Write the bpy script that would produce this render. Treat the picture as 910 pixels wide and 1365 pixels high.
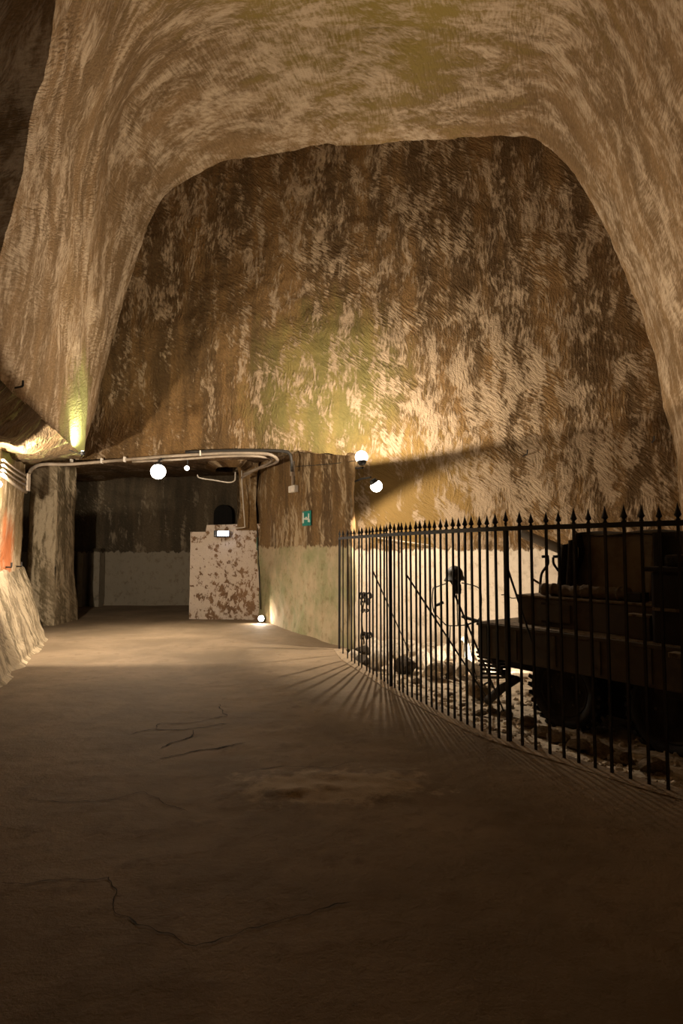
import bpy, bmesh, math, random
import numpy as np
from mathutils import Vector, Matrix

random.seed(7)
rng = np.random.default_rng(11)
scene = bpy.context.scene
for o in list(bpy.data.objects):
    bpy.data.objects.remove(o)
COL = scene.collection

# ------------------------------------------------------------------ camera, world, exposure
W, H, F = 910.0, 1365.0, 800.0
EYE = 1.56
PITCH = math.atan(50.5 / F)
cam_d = bpy.data.cameras.new('camera')
cam_d.sensor_fit = 'HORIZONTAL'
cam_d.sensor_width = 24.0
cam_d.lens = F / W * 24.0
cam_d.clip_start = 0.05
cam = bpy.data.objects.new('camera', cam_d)
cam.location = (0, 0, EYE)
cam.rotation_euler = (math.pi / 2 + PITCH, 0, 0)
COL.objects.link(cam)
scene.camera = cam

world = bpy.data.worlds.new('world')
scene.world = world
world.use_nodes = True
world.node_tree.nodes['Background'].inputs[0].default_value = (0.02, 0.014, 0.008, 1)
world.node_tree.nodes['Background'].inputs[1].default_value = 1.0

vs = scene.view_settings
vs.view_transform = 'Standard'
vs.look = 'None'
vs.gamma = 1.0
vs.use_curve_mapping = False
vs.exposure = 0.0
scene.cycles.max_bounces = 5
scene.cycles.diffuse_bounces = 4
scene.cycles.glossy_bounces = 2
scene.cycles.transmission_bounces = 2

# lamp powers in watts, colour (the fixtures themselves are built further down)
WARM = (1.0, 0.84, 0.64)
POWER = dict(lintel=700, lintel_small=8, up=760, down=330, floor=50, yard=150, niche=520, moss=110, sign=2.0, rear=260)


def ray(px, py):
    u = (px - W / 2) / F
    v = (H / 2 - py) / F
    c, s = math.cos(PITCH), math.sin(PITCH)
    return Vector((u, c - v * s, s + v * c))


def at(px, py, Y):
    d = ray(px, py)
    t = Y / d.y
    return Vector((d.x * t, Y, EYE + d.z * t))


def on_floor(px, py, z=0.0):
    d = ray(px, py)
    t = (z - EYE) / d.z
    return Vector((d.x * t, d.y * t, z))


APSE_Y, APSE_K = 11.3, 0.15


def apse_y(x):
    return APSE_Y - APSE_K * x


def on_apse(px, py):
    d = ray(px, py)
    t = APSE_Y / (d.y + APSE_K * d.x)
    return Vector((d.x * t, d.y * t, EYE + d.z * t))


# ------------------------------------------------------------------ numpy noise
_P = rng.permutation(256)
_P = np.concatenate([_P, _P, _P])
_G = rng.normal(size=(256, 3))
_G /= np.linalg.norm(_G, axis=1)[:, None]


def perlin(p):
    p = np.asarray(p, float)
    i = np.floor(p).astype(int)
    f = p - i
    i &= 255
    w = f * f * f * (f * (f * 6 - 15) + 10)
    out = 0
    for dx in (0, 1):
        for dy in (0, 1):
            for dz in (0, 1):
                h = _P[_P[_P[(i[..., 0] + dx) & 255] + ((i[..., 1] + dy) & 255)] + ((i[..., 2] + dz) & 255)]
                g = _G[h]
                d = f - np.array([dx, dy, dz])
                ww = (w[..., 0] if dx else 1 - w[..., 0]) * (w[..., 1] if dy else 1 - w[..., 1]) * (w[..., 2] if dz else 1 - w[..., 2])
                out = out + ww * (g * d).sum(-1)
    return out


def fbm(p, octaves=3, gain=0.5):
    p = np.asarray(p, float)
    a, s = 1.0, 0
    for k in range(octaves):
        s = s + a * perlin(p * (2 ** k) + 17.3 * k)
        a *= gain
    return s


# ------------------------------------------------------------------ materials
def new_mat(name):
    m = bpy.data.materials.new(name)
    m.use_nodes = True
    nt = m.node_tree
    return m, nt, nt.nodes['Principled BSDF']


class NT:
    """small node helper"""
    def __init__(self, nt):
        self.nt = nt

    def n(self, t, **kw):
        nd = self.nt.nodes.new(t)
        for k, v in kw.items():
            setattr(nd, k, v)
        return nd

    def link(self, a, b):
        self.nt.links.new(a, b)

    def put(self, sock, v):
        if isinstance(v, bpy.types.NodeSocket):
            self.link(v, sock)
        else:
            sock.default_value = v

    def math(self, op, a, b=0.0, clamp=False):
        nd = self.n('ShaderNodeMath', operation=op, use_clamp=clamp)
        self.put(nd.inputs[0], a)
        self.put(nd.inputs[1], b)
        return nd.outputs[0]

    def noise(self, vec, scale, detail=3, rough=0.55, dist=0.0):
        nd = self.n('ShaderNodeTexNoise')
        self.put(nd.inputs['Vector'], vec)
        nd.inputs['Scale'].default_value = scale
        nd.inputs['Detail'].default_value = detail
        nd.inputs['Roughness'].default_value = rough
        nd.inputs['Distortion'].default_value = dist
        return nd.outputs['Fac']

    def mapping(self, vec, scale=(1, 1, 1), rot=(0, 0, 0), loc=(0, 0, 0)):
        nd = self.n('ShaderNodeMapping')
        self.put(nd.inputs['Vector'], vec)
        nd.inputs['Scale'].default_value = scale
        nd.inputs['Rotation'].default_value = rot
        nd.inputs['Location'].default_value = loc
        return nd.outputs[0]

    def ramp(self, fac, lo, hi):
        nd = self.n('ShaderNodeMapRange')
        nd.interpolation_type = 'SMOOTHSTEP'
        self.put(nd.inputs['Value'], fac)
        nd.inputs['From Min'].default_value = lo
        nd.inputs['From Max'].default_value = hi
        return nd.outputs[0]

    def mix(self, fac, a, b, blend='MIX'):
        nd = self.n('ShaderNodeMix', data_type='RGBA', blend_type=blend)
        self.put(nd.inputs['Factor'], fac)
        self.put(nd.inputs['A'], a if isinstance(a, bpy.types.NodeSocket) else (*a, 1))
        self.put(nd.inputs['B'], b if isinstance(b, bpy.types.NodeSocket) else (*b, 1))
        return nd.outputs['Result']


def rock(name, base, dark, pale, pale_lo=0.50, pale_hi=0.56, dado=None, dado_z=1.58, moss=(), tints=(),
         angle=0.7, stroke=0.05, streak=0.4, dado_moss=None, pale_fields=(), ss=1.0, ps=1.0):
    """hewn tuff: brown ground, flaking pale skin in streaky patches, pick strokes as relief"""
    m, nt, bs = new_mat(name)
    N = NT(nt)
    uv = N.n('ShaderNodeUVMap').outputs[0]
    pos = N.n('ShaderNodeNewGeometry').outputs['Position']
    # warped uv so that the strokes wander
    warp = N.n('ShaderNodeTexNoise')
    N.put(warp.inputs['Vector'], uv)
    warp.inputs['Scale'].default_value = 0.9
    warp.inputs['Detail'].default_value = 1
    wv = N.n('ShaderNodeVectorMath', operation='SCALE')
    N.link(warp.outputs['Color'], wv.inputs[0])
    wv.inputs['Scale'].default_value = 0.35
    add = N.n('ShaderNodeVectorMath', operation='ADD')
    N.link(uv, add.inputs[0])
    N.link(wv.outputs[0], add.inputs[1])
    st_uv = N.mapping(add.outputs[0], rot=(0, 0, angle))
    st_b = N.mapping(add.outputs[0], rot=(0, 0, angle + 0.9))
    turn = N.ramp(N.noise(uv, 0.8, 2, 0.5), 0.46, 0.54)
    s_a = N.noise(N.mapping(st_uv, scale=(5.0 * ss, 17.0 * ss, 1)), 1.0, 2, 0.55)
    s_b = N.noise(N.mapping(st_b, scale=(5.5 * ss, 19.0 * ss, 1)), 1.0, 2, 0.55)
    mx = N.n('ShaderNodeMix', data_type='FLOAT')
    N.link(turn, mx.inputs[0])
    N.link(s_a, mx.inputs[2])
    N.link(s_b, mx.inputs[3])
    strokes = mx.outputs[0]
    fine = N.noise(N.mapping(st_uv, scale=(16.0, 42.0, 1)), 1.0, 4, 0.7)
    big = N.noise(pos, 0.42, 3, 0.5)
    patch = N.noise(N.mapping(uv, scale=(3.3 * ps, 3.3 * ps * streak, 1)), 1.0, 9, 0.74, 0.25)
    drip = N.noise(N.mapping(uv, scale=(1.7, 0.22, 1), loc=(5, 3, 0)), 1.0, 4, 0.6)
    grain = N.noise(pos, 55.0, 3, 0.7)
    s = N.math('MULTIPLY', patch, 0.64)
    s = N.math('ADD', s, N.math('MULTIPLY', strokes, 0.20))
    s = N.math('ADD', s, N.math('MULTIPLY', big, 0.16))
    for (c, r, amt) in pale_fields:
        dn = N.n('ShaderNodeVectorMath', operation='DISTANCE')
        N.link(pos, dn.inputs[0])
        dn.inputs[1].default_value = c
        k = N.ramp(dn.outputs['Value'], r, r * 0.3)
        s = N.math('ADD', s, N.math('MULTIPLY', k, amt))
    pm = N.ramp(s, pale_lo, pale_hi)
    # base colour, darkened by damp drips (stains with a shape of their own)
    col = N.mix(N.ramp(drip, 0.42, 0.62), dark, base)
    col = N.mix(N.ramp(fine, 0.38, 0.62), N.mix(1.0, col, (0.72, 0.70, 0.66), 'MULTIPLY'), col)
    for (c, r, tc, amt) in tints:
        dn = N.n('ShaderNodeVectorMath', operation='DISTANCE')
        N.link(pos, dn.inputs[0])
        dn.inputs[1].default_value = c
        k = N.ramp(N.math('ADD', dn.outputs['Value'], N.math('MULTIPLY', N.math('SUBTRACT', patch, 0.5), r * 1.6)), r, r * 0.35)
        col = N.mix(N.math('MULTIPLY', k, amt), col, tc)
    palec = N.mix(N.ramp(grain, 0.35, 0.7), N.mix(1.0, pale, (0.86, 0.83, 0.78), 'MULTIPLY'), pale)
    col = N.mix(pm, col, palec)
    height = N.math('ADD', N.math('MULTIPLY', strokes, 1.0), N.math('MULTIPLY', fine, 0.5))
    height = N.math('ADD', height, N.math('MULTIPLY', pm, 0.16))
    if dado is not None:
        sep = N.n('ShaderNodeSeparateXYZ')
        N.link(pos, sep.inputs[0])
        edge = N.noise(N.mapping(uv, scale=(2.2, 0.5, 1)), 3.0, 3, 0.7)
        zz = N.math('ADD', sep.outputs['Z'], N.math('MULTIPLY', N.math('SUBTRACT', edge, 0.5), 0.30))
        dm = N.ramp(zz, dado_z + 0.015, dado_z - 0.015)
        wear = N.noise(N.mapping(uv, scale=(2.5, 1.6, 1), loc=(9, 1, 0)), 1.0, 6, 0.7)
        dcol = N.mix(N.ramp(wear, 0.60, 0.72), dado, tuple(v * 0.55 for v in dado))
        if dado_moss:
            mm = N.noise(N.mapping(uv, scale=(0.9, 0.9, 1), loc=(2, 7, 0)), 1.0, 5, 0.7)
            dcol = N.mix(N.math('MULTIPLY', N.ramp(mm, 0.40, 0.64), 0.8), dcol, dado_moss)
        speck = N.noise(N.mapping(uv, scale=(7.0, 5.0, 1)), 1.0, 6, 0.75)
        dcol = N.mix(N.ramp(speck, 0.50, 0.66), dcol, N.mix(1.0, dcol, (0.74, 0.70, 0.64), 'MULTIPLY'))
        col = N.mix(dm, col, dcol)
        smooth = N.math('SUBTRACT', 1.0, N.math('MULTIPLY', dm, 0.75))
        height = N.math('MULTIPLY', height, smooth)
    for (c, r, tc, amt) in moss:
        dn = N.n('ShaderNodeVectorMath', operation='DISTANCE')
        N.link(pos, dn.inputs[0])
        dn.inputs[1].default_value = c
        k = N.ramp(N.math('ADD', dn.outputs['Value'], N.math('MULTIPLY', N.math('SUBTRACT', patch, 0.5), r * 1.6)), r, r * 0.3)
        col = N.mix(N.math('MULTIPLY', k, amt), col, tc)
    N.link(col, bs.inputs['Base Color'])
    bs.inputs['Roughness'].default_value = 0.88
    bs.inputs['Specular IOR Level'].default_value = 0.25
    b = N.n('ShaderNodeBump')
    b.inputs['Strength'].default_value = 1.0
    b.inputs['Distance'].default_value = stroke
    N.link(height, b.inputs['Height'])
    N.link(b.outputs[0], bs.inputs['Normal'])
    return m


def simple(name, col, rough=0.6, metal=0.0, var=0.25, scale=12.0, bump=0.004, spec=0.4, col2=None, lo=0.45, hi=0.62):
    m, nt, bs = new_mat(name)
    N = NT(nt)
    tc = N.n('ShaderNodeTexCoord').outputs['Object']
    f = N.noise(tc, scale, 5, 0.65)
    c2 = col2 if col2 is not None else tuple(v * (1 - var) for v in col)
    c = N.mix(N.ramp(f, lo, hi), col, c2)
    N.link(c, bs.inputs['Base Color'])
    bs.inputs['Roughness'].default_value = rough
    bs.inputs['Metallic'].default_value = metal
    bs.inputs['Specular IOR Level'].default_value = spec
    if bump:
        b = N.n('ShaderNodeBump')
        b.inputs['Distance'].default_value = bump
        N.link(N.noise(tc, scale * 4, 4, 0.65), b.inputs['Height'])
        N.link(b.outputs[0], bs.inputs['Normal'])
    return m


def emit(name, col, strength):
    m, nt, bs = new_mat(name)
    bs.inputs['Base Color'].default_value = (*col, 1)
    bs.inputs['Emission Color'].default_value = (*col, 1)
    bs.inputs['Emission Strength'].default_value = strength
    return m


BROWN, DKBROWN, PALE = (0.20, 0.115, 0.045), (0.105, 0.062, 0.026), (0.37, 0.275, 0.18)
GREEN = (0.17, 0.17, 0.035)
M = {}
M['apse'] = rock('tuff_end_wall', BROWN, DKBROWN, PALE, 0.495, 0.575, dado=(0.66, 0.56, 0.44), dado_z=1.56,
                 tints=[((-0.3, 11.3, 4.7), 2.0, (0.17, 0.16, 0.045), 0.5), ((1.3, 11.1, 2.6), 1.7, (0.24, 0.15, 0.045), 0.7)],
                 pale_fields=[((3.3, 10.8, 3.2), 3.4, 0.045), ((-3.6, 11.8, 4.2), 2.6, -0.03), ((1.0, 11.2, 2.4), 1.0, -0.05)], stroke=0.035, ss=1.3)
M['vault'] = rock('tuff_vault', (0.30, 0.19, 0.095), (0.22, 0.14, 0.07), (0.58, 0.45, 0.315), 0.455, 0.60, angle=0.35, ss=1.5,
                  tints=[((0.6, 8.0, 9.6), 3.6, (0.27, 0.20, 0.05), 0.85)], stroke=0.022, streak=0.3,
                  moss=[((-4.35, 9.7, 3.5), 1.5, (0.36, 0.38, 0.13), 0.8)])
M['pier'] = rock('tuff_pier', (0.21, 0.125, 0.05), DKBROWN, (0.40, 0.31, 0.20), 0.50, 0.58, dado=(0.38, 0.30, 0.19), dado_z=1.62,
                 dado_moss=(0.20, 0.21, 0.10), stroke=0.02, streak=0.25)
M['side'] = rock('tuff_side_wall', (0.36, 0.26, 0.14), (0.24, 0.17, 0.08), (0.60, 0.47, 0.32), 0.47, 0.56, stroke=0.015,
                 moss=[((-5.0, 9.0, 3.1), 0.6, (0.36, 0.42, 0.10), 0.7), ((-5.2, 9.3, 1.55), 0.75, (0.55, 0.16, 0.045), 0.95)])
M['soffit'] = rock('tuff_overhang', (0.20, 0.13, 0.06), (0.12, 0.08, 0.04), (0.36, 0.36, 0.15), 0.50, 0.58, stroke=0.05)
M['bank'] = rock('plastered_bank', (0.30, 0.23, 0.145), (0.17, 0.13, 0.075), (0.47, 0.38, 0.26), 0.46, 0.54, stroke=0.012, streak=0.22)
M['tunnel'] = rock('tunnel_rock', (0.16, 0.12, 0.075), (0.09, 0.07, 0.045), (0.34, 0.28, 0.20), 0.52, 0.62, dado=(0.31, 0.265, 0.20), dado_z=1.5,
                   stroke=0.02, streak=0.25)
M['parapet'] = rock('flaking_plaster', (0.28, 0.17, 0.10), (0.20, 0.12, 0.07), (0.62, 0.53, 0.46), 0.445, 0.475, stroke=0.008, streak=0.8, ps=2.0, pale_fields=[((-2.5, 13.3, 0.2), 1.3, -0.05)])


def floor_mat():
    m, nt, bs = new_mat('dusty_concrete')
    N = NT(nt)
    pos = N.n('ShaderNodeNewGeometry').outputs['Position']
    a = N.noise(pos, 0.8, 5, 0.6, 0.3)
    b_ = N.noise(pos, 5.0, 6, 0.7)
    g = N.noise(pos, 70.0, 3, 0.7)
    c = N.mix(N.ramp(a, 0.35, 0.65), (0.165, 0.12, 0.075), (0.24, 0.175, 0.112))
    c = N.mix(N.ramp(b_, 0.5, 0.72), c, (0.165, 0.115, 0.07))
    # broken patch of lighter screed across the path
    sc_ = on_floor(445, 1048)
    mp = N.mapping(pos, loc=(-sc_.x / 0.75, -sc_.y / 0.34, 0), scale=(1 / 0.75, 1 / 0.34, 0))
    dn = N.n('ShaderNodeVectorMath', operation='LENGTH')
    N.link(mp, dn.inputs[0])
    k = N.math('ADD', dn.outputs['Value'], N.math('MULTIPLY', N.math('SUBTRACT', b_, 0.5), 2.6))
    c = N.mix(N.math('MULTIPLY', N.ramp(k, 1.0, 0.5), 0.7), c, (0.40, 0.31, 0.21))
    N.link(c, bs.inputs['Base Color'])
    bs.inputs['Roughness'].default_value = 0.84
    bs.inputs['Specular IOR Level'].default_value = 0.2
    h = N.math('ADD', N.math('MULTIPLY', b_, 0.7), N.math('MULTIPLY', g, 0.12))
    bp = N.n('ShaderNodeBump')
    bp.inputs['Distance'].default_value = 0.03
    bp.inputs['Strength'].default_value = 0.7
    N.link(h, bp.inputs['Height'])
    N.link(bp.outputs[0], bs.inputs['Normal'])
    return m


M['floor'] = floor_mat()
M['crack'] = simple('floor_crack_dirt', (0.035, 0.024, 0.014), 0.95, scale=30)
M['kerb'] = simple('worn_concrete', (0.30, 0.22, 0.14), 0.85, scale=9, bump=0.01)
M['dust'] = simple('rubble_dust', (0.58, 0.48, 0.36), 0.95, scale=5, var=0.35, bump=0.03)
M['stone_pale'] = simple('pale_tuff_stone', (0.80, 0.70, 0.56), 0.95, scale=8, var=0.3, bump=0.02)
M['stone_brown'] = simple('brown_tuff_stone', (0.24, 0.17, 0.10), 0.95, scale=8, var=0.4, bump=0.02)
M['stone_dark'] = simple('dark_basalt_stone', (0.07, 0.052, 0.036), 0.95, scale=8, var=0.4, bump=0.02)
M['iron'] = simple('black_painted_iron', (0.018, 0.014, 0.011), 0.55, 0.0, scale=25, bump=0.001, col2=(0.05, 0.028, 0.014), lo=0.58, hi=0.75)
M['rust'] = simple('rusty_steel', (0.062, 0.045, 0.028), 0.85, 0.0, scale=6, bump=0.004, col2=(0.082, 0.056, 0.032))
M['rust_dark'] = simple('dark_rusty_steel', (0.022, 0.015, 0.010), 0.9, 0.0, scale=6, bump=0.004)
M['rust_dust'] = simple('dusty_steel', (0.20, 0.145, 0.085), 0.95, scale=14, bump=0.008, col2=(0.09, 0.06, 0.035))
M['canvas'] = simple('brown_canvas', (0.18, 0.132, 0.083), 0.95, scale=5, bump=0.01)
M['canvas_dark'] = simple('sooty_canvas', (0.030, 0.022, 0.014), 0.95, scale=5, bump=0.02)
M['tarp'] = simple('dusty_tarpaulin', (0.14, 0.10, 0.06), 0.95, scale=8, bump=0.01)
M['rubber'] = simple('perished_rubber', (0.016, 0.013, 0.011), 0.8, scale=10, bump=0.004)
M['barrel'] = simple('grey_gun_metal', (0.16, 0.125, 0.085), 0.7, 0.2, scale=8, bump=0.002)
M['conduit'] = simple('grey_conduit_plastic', (0.30, 0.24, 0.18), 0.55, scale=4, bump=0)
M['conduit_white'] = simple('white_conduit_plastic', (0.60, 0.53, 0.44), 0.5, scale=4, bump=0)
M['cable'] = simple('black_cable', (0.02, 0.016, 0.012), 0.6, scale=4, bump=0)
M['box'] = simple('white_box_plastic', (0.70, 0.64, 0.56), 0.5, scale=6, var=0.1, bump=0)
M['lamp_body'] = simple('black_lamp_metal', (0.03, 0.03, 0.03), 0.5, 0.3, scale=6, bump=0)
M['lens'] = emit('lamp_lens_glow', (1.0, 0.92, 0.80), 14.0)
M['lens_small'] = emit('small_lamp_glow', (1.0, 0.92, 0.80), 8.0)
M['sign_glow'] = emit('cold_sign_glow', (0.72, 0.78, 1.0), 5.0)
M['teal'] = simple('teal_sign_enamel', (0.012, 0.20, 0.165), 0.5, scale=20, var=0.15, bump=0)
M['green'] = simple('green_sign_enamel', (0.02, 0.16, 0.09), 0.5, scale=20, var=0.2, bump=0)
M['white'] = simple('white_sign_print', (0.62, 0.62, 0.56), 0.6, scale=40, var=0.2, bump=0)
M['helmet'] = simple('dark_steel_helmet', (0.022, 0.019, 0.014), 0.6, 0.2, scale=14, bump=0.002)
M['wire'] = simple('black_wire', (0.02, 0.015, 0.01), 0.6, scale=10, bump=0)
M['dark'] = simple('opening_shade_black', (0.012, 0.010, 0.008), 0.95, scale=6, bump=0)  # painted shade of the arched opening


# ------------------------------------------------------------------ object helpers
def link(name, mesh, mat, parent=None):
    o = bpy.data.objects.new(name, mesh)
    if mat is not None and not mesh.materials:
        mesh.materials.append(mat)
    COL.objects.link(o)
    if parent:
        o.parent = parent
    return o


def tag(o, label, cat, group=None, kind=None):
    o['label'] = label
    o['category'] = cat
    if group:
        o['group'] = group
    if kind:
        o['kind'] = kind
    return o


def struct(o, label, cat):
    o['kind'] = 'structure'
    o['label'] = label
    o['category'] = cat
    return o


def thing(name, label, cat, loc=(0, 0, 0), rotz=0.0, group=None):
    o = bpy.data.objects.new(name, None)
    o.empty_display_size = 0.1
    o.location = loc
    o.rotation_euler = (0, 0, rotz)
    COL.objects.link(o)
    return tag(o, label, cat, group)


def bm_obj(name, bm, mat, parent=None, smooth=False):
    bmesh.ops.recalc_face_normals(bm, faces=bm.faces)
    me = bpy.data.meshes.new(name)
    bm.to_mesh(me)
    bm.free()
    if smooth:
        for p in me.polygons:
            p.use_smooth = True
    return link(name, me, mat, parent)


def box(bm, c, size, rot=None, bevel=0.0):
    r = bmesh.ops.create_cube(bm, size=1.0)
    vs_ = r['verts']
    mtx = Matrix.Translation(Vector(c)) @ (rot.to_4x4() if rot is not None else Matrix.Identity(4)) @ Matrix.Diagonal((*size, 1))
    bmesh.ops.transform(bm, matrix=mtx, verts=vs_)
    if bevel:
        es = list({e for v in vs_ for e in v.link_edges})
        bmesh.ops.bevel(bm, geom=es, offset=bevel, segments=2, profile=0.6, affect='EDGES')
    return vs_


def tube(bm, pts, r, seg=8, cap=True, radii=None):
    pts = [Vector(p) for p in pts]
    rings = []
    n = len(pts)
    prev = None
    for i, p in enumerate(pts):
        if i == 0:
            t = pts[1] - pts[0]
        elif i == n - 1:
            t = pts[-1] - pts[-2]
        else:
            t = (pts[i + 1] - p).normalized() + (p - pts[i - 1]).normalized()
        t.normalize()
        a = prev if prev is not None else (Vector((0, 0, 1)) if abs(t.z) < 0.9 else Vector((1, 0, 0)))
        x = (a - t * a.dot(t)).normalized()
        prev = x
        y = t.cross(x)
        rr = radii[i] if radii else r
        rings.append([bm.verts.new(p + (x * math.cos(2 * math.pi * k / seg) + y * math.sin(2 * math.pi * k / seg)) * rr) for k in range(seg)])
    for i in range(n - 1):
        for k in range(seg):
            bm.faces.new((rings[i][k], rings[i][(k + 1) % seg], rings[i + 1][(k + 1) % seg], rings[i + 1][k]))
    if cap:
        bm.faces.new(rings[0][::-1])
        bm.faces.new(rings[-1])


def lathe(bm, prof, seg=16, mtx=None):
    """prof: (radius, z) pairs, closed at both ends when radius is 0"""
    rings = []
    for (r, z) in prof:
        if r < 1e-6:
            rings.append([bm.verts.new((0, 0, z))])
        else:
            rings.append([bm.verts.new((r * math.cos(2 * math.pi * k / seg), r * math.sin(2 * math.pi * k / seg), z)) for k in range(seg)])
    for a, b in zip(rings[:-1], rings[1:]):
        for k in range(seg):
            k2 = (k + 1) % seg
            if len(a) == 1 and len(b) == 1:
                continue
            if len(a) == 1:
                bm.faces.new((a[0], b[k], b[k2]))
            elif len(b) == 1:
                bm.faces.new((a[k], a[k2], b[0]))
            else:
                bm.faces.new((a[k], a[k2], b[k2], b[k]))
    if mtx is not None:
        bmesh.ops.transform(bm, matrix=mtx, verts=[v for r in rings for v in r])


def smooth_path(pts, n=6):
    pts = [Vector(p) for p in pts]
    out = []
    ext = [pts[0] * 2 - pts[1]] + pts + [pts[-1] * 2 - pts[-2]]
    for i in range(1, len(ext) - 2):
        p0, p1, p2, p3 = ext[i - 1], ext[i], ext[i + 1], ext[i + 2]
        for k in range(n):
            t = k / n
            out.append(0.5 * ((2 * p1) + (p2 - p0) * t + (2 * p0 - 5 * p1 + 4 * p2 - p3) * t * t + (3 * p1 - p0 - 3 * p2 + p3) * t ** 3))
    out.append(pts[-1])
    return out


def resample(pts, n):
    P = np.array([tuple(p) for p in pts])
    s = np.concatenate([[0], np.cumsum(np.linalg.norm(np.diff(P, axis=0), axis=1))])
    t = np.linspace(0, s[-1], n)
    return np.stack([np.interp(t, s, P[:, k]) for k in range(P.shape[1])], 1), s[-1]


def frame_to(direction, up=(0, 0, 1)):
    """rotation whose local +Z points along direction"""
    d = Vector(direction).normalized()
    return d.to_track_quat('Z', 'Y').to_matrix()


class Grid:
    """collects displaced grids; builds ONE mesh with a metric UV map"""
    def __init__(self):
        self.v, self.f, self.uv = [], [], []
        self.n = 0

    def add(self, P, uvs, amp=0.05, freq=0.8, fine=0.012, ffreq=5.0, flip=False, fade=None):
        P = np.asarray(P, float)
        a, b = P.shape[:2]
        du = np.gradient(P, axis=0)
        dv = np.gradient(P, axis=1)
        nn = np.cross(du, dv)
        nn /= (np.linalg.norm(nn, axis=2)[..., None] + 1e-9)
        d = amp * fbm(P * freq, 3) + fine * fbm(P * ffreq + 5.1, 3, 0.6)
        if fade is not None:
            d = d * fade
        Q = P + nn * d[..., None]
        idx = np.arange(a * b).reshape(a, b) + self.n
        f = np.stack([idx[:-1, :-1], idx[1:, :-1], idx[1:, 1:], idx[:-1, 1:]], -1).reshape(-1, 4)
        if flip:
            f = f[:, ::-1]
        self.v.append(Q.reshape(-1, 3))
        self.uv.append(np.asarray(uvs, float).reshape(-1, 2))
        self.f.append(f)
        self.n += a * b
        return Q

    def build(self, name, mat, parent=None):
        v = np.concatenate(self.v)
        f = np.concatenate(self.f)
        uv = np.concatenate(self.uv)
        me = bpy.data.meshes.new(name)
        me.vertices.add(len(v))
        me.vertices.foreach_set('co', v.ravel())
        me.loops.add(f.size)
        me.loops.foreach_set('vertex_index', f.ravel().astype(np.int32))
        me.polygons.add(len(f))
        me.polygons.foreach_set('loop_start', np.arange(0, f.size, 4, dtype=np.int32))
        me.polygons.foreach_set('loop_total', np.full(len(f), 4, dtype=np.int32))
        me.update(calc_edges=True)
        l = me.uv_layers.new(name='UVMap')
        l.data.foreach_set('uv', uv[f.ravel()].ravel())
        me.polygons.foreach_set('use_smooth', np.ones(len(f), dtype=bool))
        me.validate()
        return link(name, me, mat, parent)


def lerp_grid(A, B, n):
    """A, B: (k,3) -> (n,k,3)"""
    t = np.linspace(0, 1, n)[:, None, None]
    return A[None] * (1 - t) + B[None] * t


def arc(P):
    return np.concatenate([[0], np.cumsum(np.linalg.norm(np.diff(P, axis=0), axis=1))])


# ------------------------------------------------------------------ the vault
left_apse = [(108, 612), (118, 570), (133, 515), (150, 460), (170, 385), (192, 318), (215, 270), (245, 240), (290, 218), (360, 203), (455, 191)]
left_crease = [(108, 606), (113, 540), (116, 480), (120, 420), (127, 330), (137, 240), (157, 168), (190, 112), (235, 76), (310, 48), (455, 35)]
left_rib = [(-30, 480), (-18, 420), (0, 340), (15, 290), (30, 225), (42, 165), (52, 110), (75, 0), (110, -150), (190, -300), (455, -440)]
right_apse = [(520, 187), (600, 184), (690, 183), (728, 193), (760, 226), (790, 272), (820, 332), (850, 402), (872, 470), (888, 540), (900, 620), (908, 700), (914, 780), (918, 880)]
A_l = [on_apse(*p) for p in left_apse]
A_r = [on_apse(*p) for p in right_apse]
C_l = [at(x, y, 9.8) for x, y in left_crease]
R_l = [at(x, y, 5.5) for x, y in left_rib]


def right_at(yc, ztop, k):
    out = []
    z0 = A_l[-1].z
    for p in A_r:
        q = Vector((p.x * k, yc + (p.y - APSE_Y) * 0.3, p.z + (ztop - z0) * max(0, (p.z / z0)) ** 3))
        out.append(q)
    return out


def hoop(pts, n=10):
    return np.array([tuple(p) for p in smooth_path(pts, n)])


HA = hoop(A_l + A_r)
HC = hoop(C_l + right_at(9.8, C_l[-1].z, 0.985))
HR = hoop(R_l + right_at(5.5, R_l[-1].z, 0.93))
nl = 10 * 10          # index of the crown in the hoop
HO = HR.copy()        # behind the near rib the wall steps outwards on the left
k_out = np.clip((nl - np.arange(len(HR))) / 60.0, 0, 1)[:, None]
HO[:, 0:1] -= 1.6 * k_out
HO[:, 1] -= 0.12
HN = HO.copy()
HN[:, 1] = -5.0
HN[:, 0] *= 0.95


def dens(Hp, n):
    """resample a hoop at shared parameter values"""
    t = np.linspace(0, len(Hp) - 1, n)
    return np.stack([np.interp(t, np.arange(len(Hp)), Hp[:, k]) for k in range(3)], 1)


NH = 420
HA, HC, HR, HO, HN = [dens(h, NH) for h in (HA, HC, HR, HO, HN)]
split_r = int(NH * (10 * 17) / (len(A_l + A_r) * 10 - 10))     # where the right haunch becomes wall
hoop_arc = arc(HC)


def hoop_grid(g, P0, P1, n, v0, a, b, fine=0.014, prev=None, L=None):
    P = lerp_grid(P0, P1, n)[:, a:b]
    L = L or np.linalg.norm(P1 - P0, axis=1).mean()
    V = v0 + np.linspace(0, L, n)
    uv = np.stack(np.meshgrid(V, hoop_arc[a:b], indexing='ij'), -1)
    fade = None
    if prev is not None:      # start exactly on the last row of the neighbour, no gap
        k = np.clip(np.arange(n) / min(6, n - 1), 0, 1)
        P = P + (prev - P[0])[None] * (1 - k)[:, None, None]
        fade = np.broadcast_to(k[:, None], P.shape[:2])
    Q = g.add(P, uv, amp=0.09, freq=0.7, fine=fine, ffreq=4.0, fade=fade)
    return v0 + L, Q[-1]


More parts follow.
